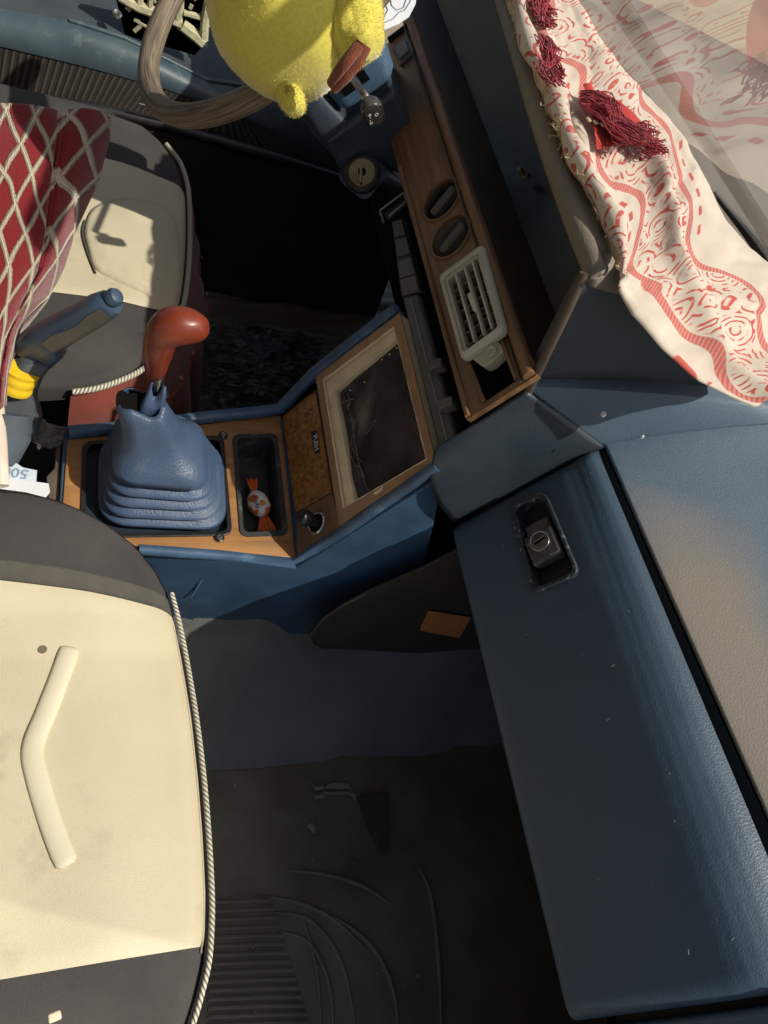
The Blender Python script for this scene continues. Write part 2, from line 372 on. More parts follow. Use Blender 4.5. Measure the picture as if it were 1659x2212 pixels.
def mk_cloth():
    t = NT('printed_cotton'); uv = t.tc.outputs['UV']
    dn = t.n('ShaderNodeTexNoise'); dn.inputs['Scale'].default_value = 22; dn.inputs['Detail'].default_value = 2; t.l(uv, dn.inputs['Vector'])
    vm = t.n('ShaderNodeVectorMath', operation='MULTIPLY_ADD'); t.l(dn.outputs['Color'], vm.inputs[0]); vm.inputs[1].default_value = (.010, .010, 0); t.l(uv, vm.inputs[2]); duv = vm.outputs[0]
    s = t.n('ShaderNodeSeparateXYZ'); t.l(uv, s.inputs[0]); u, v = s.outputs[0], s.outputs[1]
    # serpentine column: centre line swings as it runs along the cloth
    cen = t.math('ADD', t.math('MULTIPLY', t.math('SINE', t.math('MULTIPLY', v, 26)), .012), .070)
    hw = t.math('ADD', t.math('MULTIPLY', t.math('SINE', t.math('MULTIPLY_ADD', v, 41, 1.0)), .010), .040)
    dc = t.math('ABSOLUTE', t.math('SUBTRACT', u, cen)); e = t.math('SUBTRACT', dc, hw)      # <0 inside the column
    hatch = t.n('ShaderNodeTexWave'); hatch.inputs['Scale'].default_value = 95; hatch.inputs['Distortion'].default_value = .5; hatch.bands_direction = 'DIAGONAL'; t.l(uv, hatch.inputs[0])
    line = t.ramp(t.math('ABSOLUTE', e), .0052, .0044)
    line = t.math('MULTIPLY', line, t.math('MULTIPLY_ADD', hatch.outputs['Fac'], .35, .65))
    inside = t.ramp(e, -.006, -.009)
    vo = t.n('ShaderNodeTexVoronoi'); vo.inputs['Scale'].default_value = 27; t.l(duv, vo.inputs['Vector'])
    sw = t.math('SINE', t.math('MULTIPLY', vo.outputs['Distance'], 34)); brk = t.noise(70, uv, detail=1)
    swirl = t.math('MULTIPLY', t.ramp(sw, .35, .6), t.ramp(brk, .42, .50)); swirl = t.math('MULTIPLY', swirl, inside)
    # solid red patches in the plain field
    fld = t.ramp(e, .030, .032); pn = t.math('SINE', t.math('MULTIPLY_ADD', v, 9, -.7)); solid = t.math('MULTIPLY', fld, t.ramp(pn, .35, .4))
    leaf = t.math('MULTIPLY', t.ramp(t.math('ABSOLUTE', t.math('SUBTRACT', e, .020)), .0035, .0028), t.ramp(t.math('SINE', t.math('MULTIPLY', v, 230)), .0, .2))
    leaf = t.math('MULTIPLY', leaf, t.ramp(t.math('SINE', t.math('MULTIPLY_ADD', v, 17, 4.0)), .1, .2))
    r = t.math('MAXIMUM', t.math('MAXIMUM', line, swirl), t.math('MAXIMUM', solid, leaf)); r = t.math('MAXIMUM', r, t.math('MULTIPLY', t.ramp(v, -.035, -.038), t.ramp(v, -.125, -.122)))
    weave = t.noise(900, uv, detail=1)
    redc = t.mix(weave, (.44, .06, .05, 1), (.62, .15, .12, 1)); wc = t.mix(t.ramp(t.noise(14, uv), .3, .7), (.60, .50, .40, 1), (.70, .62, .52, 1))
    col = t.mix(r, wc, redc)
    nr = t.bump(t.noise(1500, uv, detail=1), .5, .0006); nr = t.bump(t.noise(30, uv, detail=3), .25, .004, nr)
    m = t.fin(col, .85, nr, spec=.2, sheen=.15)
    return m
m_cloth = mk_cloth()
m_fringe = plain('crimson_yarn', (.30, .012, .03), .8, .4, 80, sheen=.3)
m_roll = None
def mk_plush():
    t = NT('yellow_plush'); n = t.noise(300, detail=3); b = t.noise(12)
    col = t.mix(t.ramp(n, .2, .8), (.62, .54, .08, 1), (.78, .70, .13, 1)); col = t.mix(t.math('MULTIPLY', b, .25), col, (.5, .36, .03, 1))
    return t.fin(col, .95, t.bump(n, .35, .001), spec=.1, sheen=.6)
m_plush = mk_plush()
m_felt = plain('brown_felt', (.22, .055, .022), .9, .3, 90, grain='fabric', gs=700, gst=.8, sheen=.3)
def mk_knob():
    t = NT('red_brown_knob'); n = t.noise(16, detail=5); g = t.noise(1, t.mapping(t.tc.outputs['Object'], (40, 40, 260)), detail=4)
    col = t.mix(t.ramp(n, .35, .7), (.15, .026, .012, 1), (.25, .048, .020, 1)); col = t.mix(t.math('MULTIPLY', t.ramp(g, .5, .7), .3), col, (.12, .02, .01, 1))
    return t.fin(col, t.math('MULTIPLY_ADD', n, .25, .2), t.bump(t.noise(200), .05, .001))
m_knob = mk_knob()
m_gaiter = plain('gaiter_leather', (.050, .085, .155), .42, .15, 14, dust=.10, dustc=(.22, .22, .2, 1), grain='leather', gs=1000, gst=.5, wear=((.16, .17, .17), 26, .25))
def mk_ribs():
    t = NT('ribbed_door_carpet'); s = t.n('ShaderNodeSeparateXYZ'); t.l(t.tc.outputs['UV'], s.inputs[0])
    f = t.math('ABSOLUTE', t.math('SUBTRACT', t.math('FRACT', t.math('MULTIPLY', s.outputs[0], 1.0)), .5)); k = t.ramp(f, .2, .36)
    n = t.noise(400, detail=2)
    return t.fin(t.mix(t.math('MULTIPLY', k, t.math('MULTIPLY_ADD', n, .8, .5)), (.018, .015, .012, 1), (.060, .046, .034, 1)), .9, t.bump(k, .8, .003))
m_ribs = mk_ribs()
def mk_glass():
    t = NT('dusty_windscreen_glass'); t.N.remove(t.b)
    tr = t.n('ShaderNodeBsdfTransparent'); tr.inputs[0].default_value = (.97, .98, .97, 1)
    gl = t.n('ShaderNodeBsdfGlossy'); gl.inputs['Roughness'].default_value = .012; gl.inputs[0].default_value = (1, .97, .93, 1)
    fr = t.n('ShaderNodeFresnel'); fr.inputs['IOR'].default_value = 1.85
    df = t.n('ShaderNodeBsdfTranslucent'); df.inputs[0].default_value = (.6, .56, .48, 1)
    m1 = t.n('ShaderNodeMixShader'); m2 = t.n('ShaderNodeMixShader'); dn = t.noise(6, detail=6, rough=.7); st = t.noise(1, t.mapping(t.tc.outputs['Object'], (8, 90, 8), rot=(0, 0, .6)), detail=4)
    t.l(t.math('MULTIPLY_ADD', t.math('ADD', dn, st), .06, .02), m1.inputs[0]); t.l(tr.outputs[0], m1.inputs[1]); t.l(df.outputs[0], m1.inputs[2])
    t.l(fr.outputs[0], m2.inputs[0]); t.l(m1.outputs[0], m2.inputs[1]); t.l(gl.outputs[0], m2.inputs[2]); t.l(m2.outputs[0], t.out.inputs[0]); return t.m
m_glass = mk_glass()
def mk_bag():
    t = NT('crumpled_black_plastic'); n = t.noise(1, t.mapping(t.tc.outputs['Object'], (14, 90, 40), rot=(0, 0, -.5)), detail=4, rough=.5, dist=1)
    return t.fin((.07, .065, .06, 1), .22, t.bump(n, 1, .01), spec=.8)
m_bag = mk_bag()
def mk_boarddark():
    t = NT('scuffed_black_vinyl'); n = t.noise(14, detail=7, rough=.7); s2 = t.noise(1, t.mapping(t.tc.outputs['Object'], (300, 12, 300), rot=(0, 0, .5)), detail=5, rough=.7)
    col = t.mix(t.ramp(n, .45, .8), (.022, .023, .026, 1), (.075, .075, .078, 1)); col = t.mix(t.math('MULTIPLY', t.ramp(s2, .66, .72), .5), col, (.3, .27, .22, 1))
    return t.fin(col, t.math('MULTIPLY_ADD', n, .2, .08), t.bump(n, .12, .003))
m_board = mk_boarddark()

# ================================================================== SETTING
m_ground = plain('dusty_ground', (.22, .18, .13), .9, .2, 1.5, grain='rough', gs=30, gst=.5)
build('ground', [V(-60, -60, -.35), V(60, -60, -.35), V(60, 60, -.35), V(-60, 60, -.35)], [[0, 1, 2, 3]], m_ground, kind='structure')
def floorf(a, b):
    x = lerp(-.6, .85, a); y = lerp(-.12, 1.27, b)
    z = .004 * noise.noise(V(x * 7, y * 7, 0))
    return V(x, y, z)
grid('floor', floorf, 50, 50, m_carpet, kind='structure', label='black carpeted car floor')
# tunnel side and toe board carpet
def tun(a, b):
    x = lerp(-.5, .80, a)
    yy = [(0, .275, .012), (.08, .29, .02), (.5, .375, .09), (.8, .418, .15), (1, .425, .20)]
    y, z = poly1(yy, b)
    n_ = noise.noise(V(x * 6, y * 9, z * 6)); n2 = noise.noise(V(x * 16, y * 18, 2))
    return V(x, y - .012 * n_ - .004 * n2, z + .012 * n_ + .004 * n2)
grid('tunnel_carpet', tun, 70, 26, m_gcarpet, kind='structure', label='dark grey carpet rising from the passenger floor to the console')
build('bulkhead', [V(.83, -.2, -.05), V(.83, 1.35, -.05), V(.83, 1.35, .72), V(.83, -.2, .72)], [[0, 1, 2, 3]], m_carpet, kind='structure', solid=.02)

# ================================================================== CAR BODY
car = thing('car_bonnet', 'grey blue car bonnet beyond the windscreen', 'bonnet', (1.3, .57, .6))
m_paint = plain('bonnet_paint', (.13, .12, .105), .4, .1, 3)
grid('bonnet_panel', lambda a, b: V(lerp(.70, 2.2, a), lerp(-.3, 1.44, b), .70 - .10 * a + .02 * math.sin(b * math.pi)), 10, 12, m_paint, car, solid=.01)
roof = thing('unseen_car_roof', 'unseen cream lined car roof, added to cut sky light', 'car roof', (-.4, .6, 1.25))  # out of view; added to block sky light from above and behind
m_head = plain('headliner', (.45, .42, .36), .9, .1, 10)
prism('headliner', [V(.07, -.10, 1.275), V(.07, 1.24, 1.275), V(-1.3, 1.24, 1.27), V(-1.3, -.10, 1.27)], (0, 0, .03), m_head, roof, bevel=.01)
prism('rear_panel', [V(-1.3, -.10, 1.27), V(-1.3, 1.3, 1.27), V(-1.5, 1.3, .2), V(-1.5, -.1, .2)], (-.03, 0, 0), m_head, roof)

WB = [(-.22, .50), (0, .575), (.2, .635), (.4, .64), (.55, .63), (.63, .614), (.73, .601), (.84, .565), (.97, .545), (1.1, .525), (1.3, .49)]
WBS = catmull(WB, 8)
def wbz(y):
    return lerp(.706, .792, sm(.36, .50, y))
def wbx(y):      # the glass runs lower and further forward in front of the passenger, in one smooth sheet
    return poly1(WBS, y)[0] + (.792 - wbz(y)) * 1.10
ws = thing('windscreen', 'sloping windscreen glass reflecting the patterned cloth', 'windscreen', (.6, .57, .78))
grid('glass_pane', lambda a, b: V(lerp(wbx(lerp(-.2, 1.3, b)) + .004, .08, a), lerp(lerp(-.2, 1.3, b), lerp(-.1, 1.22, b), a), lerp(wbz(lerp(-.2, 1.3, b)), 1.27, a)), 16, 90, m_glass, ws)
seal = [V(wbx(y) + .004, y, wbz(y)) for y in [-.2 + i * .02 for i in range(43)]]
tube('rubber_seal', seal, [.0062 * min(1, .15 + (42 - i) / 5) for i in range(43)], m_black, ws, seg=8)

sp = thing('sun_block_panel', 'unseen dark side panel added to keep sun off the passenger footwell', 'body panel', (.6, -.21, 0))  # out of view; added to stop sun reaching the passenger floor
prism('panel_sheet', [V(.38, -.205, -.02), V(.9, -.205, -.02), V(.9, -.205, .66), V(.54, -.205, .645), V(.38, -.205, .50)], (0, -.03, 0), m_carpet, sp)
mr = thing('toy_shade_mirror', 'unseen mirror block added to shade the plush toy', 'mirror', (.40, .45, 1.16))  # out of view; put here to throw shade on the toy
obox('mirror_block', V(.375, .53, 1.17), V(0, 1, 0), V(.25, 0, .97).normalized(), V(-.97, 0, .25).normalized(), (.125, .030, .012), m_black, mr, bevel=.008)
# ================================================================== DASHBOARD
dash = thing('dashboard', 'dark blue vinyl dashboard with wood strip, hooded instrument pod and glovebox', 'dashboard', (.5, .5, .48))
YR = -.19
# --- glovebox door: profile rounded at the top
gp = [(.392, .484), (.396, .493), (.410, .516), (.425, .5405), (.440, .5645), (.455, .588), (.464, .6015), (.472, .6105), (.481, .617), (.492, .6225), (.503, .626), (.515, .628)]
def gpx(t):
    n_ = (len(gp) - 1) * t; i = min(int(n_), len(gp) - 2); s = n_ - i
    return lerp(gp[i][0], gp[i + 1][0], s), lerp(gp[i][1], gp[i + 1][1], s)
def glove_y(t, b):
    # the end near the middle of the car leans a little with height
    return lerp(lerp(-.062, -.062, t), lerp(.400, .414, t), b)
NU, NVg = 44, 60
gv = []; gf = []
def edge_round(b, w_=.014, L=.46):
    d = min(b, 1 - b) * L
    return 0 if d > w_ else (1 - math.sqrt(max(0, 1 - (1 - d / w_) ** 2))) * w_
bs = [0, .002, .006, .012, .02, .03] + [lerp(.04, .96, i / NVg) for i in range(NVg + 1)] + [.97, .98, .988, .994, .998, 1]
ts = [0, .01, .02, .035] + [lerp(.05, 1, i / NU) for i in range(NU + 1)]
fn_ = V(-.147, 0, .09).normalized()     # out of the face
for t in ts:
    x, z = gpx(t); xb = x
    for b in bs:
        y = glove_y(t, b); dpt = edge_round(b); x = xb - .020 * sm(.60, 1, t) * max(0, y) / .4
        if t < .04: dpt += (1 - math.sqrt(max(0, 1 - (1 - t / .04) ** 2))) * .008
        # corner rounding at the top inner corner
        cxr = max(0, (t - .86) / .14) * max(0, (b - .93) / .07)
        gv.append(V(x, y, z) - fn_ * dpt)
nb = len(bs)
for i in range(len(ts) - 1):
    for j in range(nb - 1): gf.append([i * nb + j, i * nb + j + 1, (i + 1) * nb + j + 1, (i + 1) * nb + j])
gdoor = build('glovebox_door', gv, gf, m_dash, dash, solid=.02)
# latch recess on the door
GPL = (V(.428, 0, .550), fn_)
def G(px, py, o=0): return U(px, py, pl=GPL) + fn_ * o
ro = [G(1097, 1090), G(1175, 1055), G(1253, 1240), G(1150, 1283)]
ri = [G(1112, 1098), G(1172, 1071), G(1243, 1235), G(1157, 1270)]
OUT = rpoly(ro, [.009, .016, .010, .009], 6); INN = rpoly(ri, [.007, .012, .008, .007], 6)
cutter = prism('cutter', [p + fn_ * .03 for p in rpoly([G(1104, 1094), G(1174, 1063), G(1249, 1238), G(1153, 1277)], [.008, .014, .009, .008], 6)], -fn_ * .07, m_dk, dash, bevel=0)
cut(gdoor, [cutter])
fr_ = frame('latch_bezel', [p + fn_ * .0022 for p in OUT], [p + fn_ * .0012 for p in INN], -fn_ * .018, plain('worn_bezel', (.03, .038, .045), .4, .3, 60, wear=((.30, .33, .33), 130, .75)), gdoor, bevel=.001)
prism('latch_well', [p - fn_ * .0165 for p in OUT], -fn_ * .002, m_black, gdoor, bevel=0)
lv = (G(1253, 1240) - G(1175, 1055)).normalized(); lu = (G(1175, 1055) - G(1097, 1090)).normalized(); lu = (lu - lv * lu.dot(lv)).normalized()
lc = G(1170, 1172)
obox('latch_paddle', lc - fn_ * .010 - lv * .015, lu, lv, fn_, (.0145, .013, .005), m_grey, gdoor, bevel=.003)
lockbody = plain('peeling_chrome_block', (.06, .06, .058), .5, .3, 90, wear=((.17, .18, .18), 110, .9))
obox('lock_body', lc - fn_ * .005 + lv * .004, lu, lv, fn_, (.0165, .0165, .008), lockbody, gdoor, bevel=.003)
lk = disc('lock_cylinder', lc + fn_ * .0030, fn_, .011, .003, plain('dark_steel', (.16, .15, .14), .35, metal=.8), gdoor, prof=[(.0098, 0), (.0098, .002), (.0092, .0024)])
frame('lock_ring', [lc + fn_ * .0056 + (lu * math.cos(a) + lv * math.sin(a)) * .0106 for a in [i * math.pi / 18 for i in range(36)]],
      [lc + fn_ * .0056 + (lu * math.cos(a) + lv * math.sin(a)) * .0093 for a in [i * math.pi / 18 for i in range(36)]], -fn_ * .003, m_metal, gdoor, bevel=.0003)
kd = (lu * .94 - lv * .1).normalized()
obox('key_slot', lc + fn_ * .0054, kd, kd.cross(fn_), fn_, (.0068, .0011, .0003), m_dk, gdoor, bevel=0)
multi('slot_edge', [boxv(lc + fn_ * .0057 - kd.cross(fn_) * .0016, kd, kd.cross(fn_), fn_, (.0066, .0003, .0002)), boxv(lc + fn_ * .0057 - kd * .0066, kd, kd.cross(fn_), fn_, (.0003, .0016, .0002))], m_metal, gdoor, smooth=False)

random.seed(21); lint = []
for i in range(24):
    t_ = random.uniform(.1, .95); b_ = random.uniform(.05, .95); x_, z_ = gpx(t_); c = V(x_ - .02 * sm(.6, 1, t_) * max(0, glove_y(t_, b_)) / .4, glove_y(t_, b_), z_) + fn_ * .0004
    a_ = random.uniform(0, 3.1); d_ = (V(0, 1, 0) * math.cos(a_) + V(.52, 0, .85) * math.sin(a_)) * random.choice((.0004, .0005, .0007, .0018))
    lint.append(tubev([c - d_, c + fn_ * .0002 + V(0, .0004, 0), c + d_], .00014, 4))
multi('lint', lint, plain('lint_white', (.55, .55, .5), .8), gdoor, kind='stuff')

# --- dash top, passenger side: rises gently to the screen
def dtop(a, b):
    if b < .7: y = lerp(YR, .417, b / .7)
    elif b < .85: y = lerp(.417, .429, (b - .7) / .15)
    else: y = lerp(.429, .455, (b - .85) / .15)
    q0 = max(0, min(1, (y - .417) / .012)); x0 = lerp(lerp(.533, .506, max(0, y) / .4), .384, q0); z0 = lerp(.627, .682, q0)
    x1 = wbx(y) + .03; t = a
    k0 = 1 - sm(.405, .419, y)
    if a < .06:    # shadowed rear wall, then a crisp small lip
        q = a / .06; x = x0 - .004 * (1 - q) * k0; z = lerp(z0 - .040 * k0, z0, q)
    else:
        q = (a - .06) / .94; x = lerp(x0, x1, q); z = lerp(z0, .702, q ** .9)
    z += .006 * sm(.30, .42, y) * math.sin(math.pi * a)
    return V(x, y, z)
grid('dash_top', lambda a, b: dtop(lerp(.06, 1, a), b), 100, 100, m_dashtop, dash, solid=.004, sharp=50)
grid('gap_wall', lambda a, b: dtop(.0597 * a, b * .70) + V(-.0006, 0, -.0012 * a), 6, 60, plain('gap_wall_shade', (.02, .02, .022), .7, .3, 20, dust=.03), dash)  # near-black colour paints the shade on this vinyl wall
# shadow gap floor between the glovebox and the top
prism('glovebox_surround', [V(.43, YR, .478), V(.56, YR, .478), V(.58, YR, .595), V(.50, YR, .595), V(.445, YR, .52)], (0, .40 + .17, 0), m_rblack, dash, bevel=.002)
# --- middle block between glovebox and wood strip
A_ = V(.334, .422, .592); B_ = V(.384, .428, .682); C_ = V(.504, .418, .629); D_ = V(.388, .402, .498)
def midb(a, b):
    p0 = A_.lerp(B_, a); p1 = D_.lerp(C_, a); p = p0.lerp(p1, b)
    return p + V(-.022, -.010, .010) * math.sin(b * math.pi) * (1 - a ** 2)
grid('dash_corner', midb, 24, 24, m_dash_shade, dash, solid=-.006)
prism('dash_corner_core', [V(.385, .43, .50), V(.36, .43, .58), V(.40, .43, .65), V(.50, .43, .60), V(.50, .43, .48)], (0, -.012, 0), m_dash, dash, bevel=.004)
# underside
prism('underside_panel', [V(.43, .40, .48), V(.83, .40, .48), V(.83, YR, .48), V(.43, YR, .48)], (0, 0, .01), m_dk, dash)
prism('driver_underside_panel', [V(.36, .46, .53), V(.83, .46, .53), V(.83, 1.28, .53), V(.36, 1.28, .53)], (0, 0, .01), m_dk, dash)
# --- lower right end beyond the glovebox
prism('end_panel', [V(.405, -.068, .478), V(.50, -.068, .648), V(.54, -.068, .60), V(.54, -.068, .47)], (0, -.12, 0), m_dash, dash, bevel=.004)

# --- instrument pod
def podtop(a, b):
    y = lerp(.452, 1.25, b); xl = lerp(.384, .43, sm(.45, 1.1, y)) + .0
    if a < .25:      # rolled lip
        q = a / .25 * math.pi * .75; r = .011
        return V(xl + .012 - r * math.cos(q - .6), y, .795 + r * math.sin(q - .6))
    q = (a - .25) / .75
    p0 = V(xl + .012 - .011 * math.cos(math.pi * .75 - .6), y, .795 + .011 * math.sin(math.pi * .75 - .6))
    z = lerp(p0.z, .790, q) - .02 * (1 - sm(.452, .475, y))
    return V(lerp(p0.x, wbx(y) + .006, q), y, z)
grid('pod_hood', podtop, 40, 60, m_podtop, dash, solid=.01)
# inner grey rail seen just behind the lip
tube('pod_lip', [V(lerp(.384, .43, sm(.45, 1.1, y)) + .012, y, .794) for y in [.46 + i * .04 for i in range(20)]], .0105, plain('pod_lip_vinyl', (.07, .062, .052), .42, .2, 12, dust=.15, grain='leather', gs=700, gst=.3), dash, seg=14)
# side wall of the pod, facing the passenger
sw_ = [V(.386, .430, .665), V(.384, .446, .745), V(.383, .455, .785), V(.395, .457, .790), V(.60, .457, .785), V(.66, .457, .76), V(.67, .437, .67)]
prism('pod_side', sw_, (0, .012, 0), m_dash_shade, dash, bevel=.004, bseg=3)
tube('pod_side_trim', [U(1128, 872, y=.424), U(1180, 765, y=.432), U(1225, 672, y=.440), U(1262, 590, y=.450)], .0042, m_trimdk, dash, seg=10)
# dark instrument window
m_lens = plain('smoked_lens', (.010, .009, .0085), .25, .3, 9, dust=.22, dustc=(.035, .031, .026, 1))
prism('instrument_window', [V(.425, .46, .706), V(.425, 1.24, .706), V(.462, 1.24, .792), V(.462, .46, .792)], (.01, 0, -.004), m_lens, dash, bevel=.001)
prism('window_ledge', [V(.378, .45, .703), V(.43, .45, .706), V(.43, 1.24, .706), V(.378, 1.24, .703)], (0, 0, -.02), m_podblack, dash, bevel=.001)
disc('trip_button', V(.428, .675, .735), V(-.9, 0, .45), .004, .014, m_grey, dash, prof=[(.0045, 0), (.0045, .006), (.003, .007), (.003, .016), (.0022, .017)])


# --- wood strip
FA, FB = V(.345, 0, .634), V(.381, 0, .704)
FU = (FB - FA).normalized(); FW = (FB - FA).length; FN = V(-FU.z, 0, FU.x)      # FN points at the viewer
FPL = (FA, FN)
def Fp(px, py, o=0): return U(px, py, pl=FPL) + FN * o
def Fy(y, s, o=0): return V(FA.x, y, FA.z) + FU * s + FN * o
strip = prism('wood_strip', [Fy(.424, 0), Fy(1.03, 0), Fy(1.03, FW), Fy(.424, FW)], -FN * .007, m_wood, dash, bevel=.002)
c1 = prism('cutter', [Fp(*p, .02) for p in ((1003, 762), (1082, 732), (1116, 822), (1042, 872))], -FN * .05, m_wood, dash, bevel=0)
c2 = prism('cutter', [Fp(*p, .02) for p in ((972, 640), (1050, 590), (1080, 725), (1006, 765))], -FN * .05, m_wood, dash, bevel=0)
c3 = disc('cutter', Fp(954, 431, -.03), FN, .0243, .06, m_wood, dash)
c4 = disc('cutter', Fp(974, 511, -.03), FN, .0243, .06, m_wood, dash)
cut(strip, [c1, c2, c3, c4])
prism('strip_void', [Fy(.436, .002, -.03), Fy(1.03, .002, -.03), Fy(1.03, FW - .012, -.03), Fy(.436, FW - .012, -.03)], -FN * .004, m_dk, dash, bevel=0)
tube('upper_bead', [Fy(y, FW - .006, .002) for y in (.426, .6, .8, 1.03)], .0058, m_wood, strip, seg=12)
tube('lower_bead', [Fy(y, .003, .001) for y in (.426, .6, .75, .80)], .003, m_wood, strip, seg=10)
tube('bead_line', [Fy(y, FW - .016, .0008) for y in (.426, .6, .8, 1.03)], .0016, m_rimtrim, strip, seg=6)
m_ring = wood('ring_veneer', (.14, .07, .03, 1), (.22, .12, .05, 1))
for k, (px, py) in enumerate(((954, 431), (974, 511))):
    c = Fp(px, py)
    d = disc('rotary_vent', c - FN * .013, FN, .024, .01, m_grey if k else m_black, dash, prof=[(.0238, 0), (.0238, .008), (.0225, .0105), (.0215, .008), (.020, .0025), (.001, .0025)], cap=(1, 0))
    a2 = Vector((0, 1, 0)); n2 = 48
    frame('rim_ring', [c + FN * .0018 + (a2 * math.cos(i * 2 * math.pi / n2) + FU * math.sin(i * 2 * math.pi / n2)) * .0268 for i in range(n2)],
          [c + FN * .0018 + (a2 * math.cos(i * 2 * math.pi / n2) + FU * math.sin(i * 2 * math.pi / n2)) * .0240 for i in range(n2)], -FN * .008, m_ring, d, bevel=.0008)
    da = (a2 * .55 + FU * .83).normalized(); da = (Fp(px + 30, py - 38) - Fp(px - 30, py + 38)).normalized(); db = da.cross(FN)
    obox('grip_bar', c - FN * .006, da, db, FN, (.0185, .0055, .0065), m_grey, d, bevel=.0035, bseg=3)
# switch at the top of the strip
sq = [Fp(848, 108, .003), Fp(884, 79, .003), Fp(898, 116, .003), Fp(866, 146, .003)]
swt = prism('switch', rpoly(sq, .003, 3), -FN * .008, m_grey, dash, bevel=.001)
cc = sum(sq, V(0, 0, 0)) / 4
prism('rocker', rpoly([cc + (p - cc) * .62 + FN * .003 for p in sq], .002, 3), -FN * .006, plain('rocker_plastic', (.16, .17, .16), .35), swt, bevel=.0012)
prism('strip_end_slot', [Fp(*p, .002) for p in ((838, 84), (880, 52), (884, 60), (842, 93))], -FN * .006, m_dk, dash, bevel=0)
# centre vent, popped half out of its opening
VT = .012
def Vp(px, py, o=0): return U(px, py, pl=(FA + FN * VT, FN)) + FN * o
vo_ = rpoly([Vp(945, 594), Vp(1042, 523), Vp(1092, 712), Vp(996, 780)], [.008, .008, .008, .008], 6)
vi_ = rpoly([Vp(965, 604), Vp(1030, 556), Vp(1074, 706), Vp(1007, 755)], [.003] * 4, 6)
vm_ = rpoly([Vp(958, 602, .003), Vp(1034, 546, .003), Vp(1081, 708, .003), Vp(1003, 764, .003)], [.005] * 4, 6)
vent = frame('air_vent', [p - FN * .001 for p in vo_], [p + FN * .001 for p in vm_], -FN * .008, m_vent, dash, bevel=.002, bseg=3)
frame('inner_bezel', [p - FN * .0035 for p in vm_], vi_, -FN * .012, m_vent, vent, bevel=.001)
P00, P10, P11, P01 = Vp(965, 604), Vp(1030, 556), Vp(1074, 706), Vp(1007, 755)
def vq(a, b, o=0): return P00.lerp(P10, a).lerp(P01.lerp(P11, a), b) + FN * o
for i in range(3):
    a = (i + 1) / 4 + .02
    if i == 2: a = .86
    if i == 0: a = .30
    if i == 1: a = .60
    p, q = vq(a, .01, -.002), vq(a, .99, -.002); dd = (q - p).normalized()
    obox('louvre', (p + q) / 2, dd, dd.cross(FN), FN, ((q - p).length / 2, .0009, .004), m_vent, vent, bevel=.0004)
for i in range(6):
    b = (i + .9) / 6.6
    p, q = vq(.02, b + .02, -.010), vq(.98, b - .0, -.010); dd = (q - p).normalized()
    obox('rear_louvre', (p + q) / 2, dd, dd.cross(FN), FN, ((q - p).length / 2, .0008, .0045), plain('rear_louvre_plastic', (.20, .185, .14), .5), vent, bevel=.0003)
prism('vent_tab', rpoly([vq(.48, .40, .003), vq(.60, .40, .003), vq(.64, .66, .003), vq(.52, .66, .003)], .002, 3), -FN * .006, m_vent, vent, bevel=.001)
prism('duct', [vq(0, 0, -.02), vq(1, 0, -.02), vq(1, 1, -.02), vq(0, 1, -.02)], -FN * .003, m_dk, vent, bevel=0)
prism('vent_housing', rpoly([Vp(1008, 766, -.008), Vp(1066, 728, -.008), Vp(1075, 748, -.010), Vp(1046, 775, -.010), Vp(1030, 783, -.01)], .003, 3), -FN * .012, m_vent, vent, bevel=.0015)
disc('clip', Vp(1055, 755, -.006), FN, .005, .003, m_vent, vent, prof=[(.0055, 0), (.0055, .003), (.0045, .0036), (.003, .0015)])
# opening trim below the vent
tube('opening_trim', [Fp(1006, 765, .0005), Fp(1046, 868, .0005)], .0022, m_ring, dash, seg=8)
tube('opening_trim', [Fp(1083, 733, .0005), Fp(1116, 820, .0005)], .0022, m_wood, dash, seg=8)

# --- slider panel under the wood strip
SA = V(.333, 0, .592); SN = V(-.80, 0, .60).normalized(); SPL = (SA, SN)
def Sp(px, py, o=0): return U(px, py, pl=SPL) + SN * o
prism('heater_panel_back', [Sp(858, 430, -.014), Sp(878, 424, -.014), Sp(1012, 918, -.014), Sp(955, 968, -.014)], -SN * .004, m_dk, dash, bevel=0)
bar = prism('heater_bar', [Sp(868, 640), Sp(904, 632), Sp(986, 948), Sp(948, 966)], -SN * .016, m_grey, dash, bevel=.0035, bseg=3)
tube('bar_highlight', [Sp(889, 648, .0008), Sp(966, 952, .0008)], .0007, plain('highlight_line', (.3, .29, .25), .5), bar, seg=6)  # highlight along the bar, painted as a pale line
u1 = [Sp(845, 480, .001), Sp(872, 472, .001), Sp(912, 628, .001), Sp(866, 642, .001)]
sbk = prism('switch_block', u1, -SN * .018, m_black, dash, bevel=.003)
for t in (.02, .28, .56, .80):
    a0 = u1[0].lerp(u1[3], t); a1 = u1[1].lerp(u1[2], t); b0 = u1[0].lerp(u1[3], min(1, t + .22)); b1 = u1[1].lerp(u1[2], min(1, t + .22))
    prism('push_switch', [a0.lerp(a1, .12) + SN * .002, a0.lerp(a1, .92) + SN * .002, b0.lerp(b1, .92) + SN * .002, b0.lerp(b1, .12) + SN * .002], -SN * .003, m_grey, sbk, bevel=.0012)
multi('bracket', [tubev([Sp(826, 462, .006), Sp(876, 424, .006)], .0012, 6), tubev([Sp(844, 472, .004), Sp(882, 438, .004)], .0014, 6), tubev([Sp(826, 462, .006), Sp(832, 486, .003)], .0016, 6), tubev([Sp(876, 424, .006), Sp(884, 442, .003)], .0012, 6)], plain('bracket_metal', (.3, .28, .25), .35, metal=.8), dash)
prism('bracket_plate', [Sp(830, 464, .002), Sp(878, 428, .002), Sp(882, 440, .001), Sp(838, 476, .001)], -SN * .004, plain('dark_red_paint', (.03, .012, .010), .4), dash, bevel=.001)
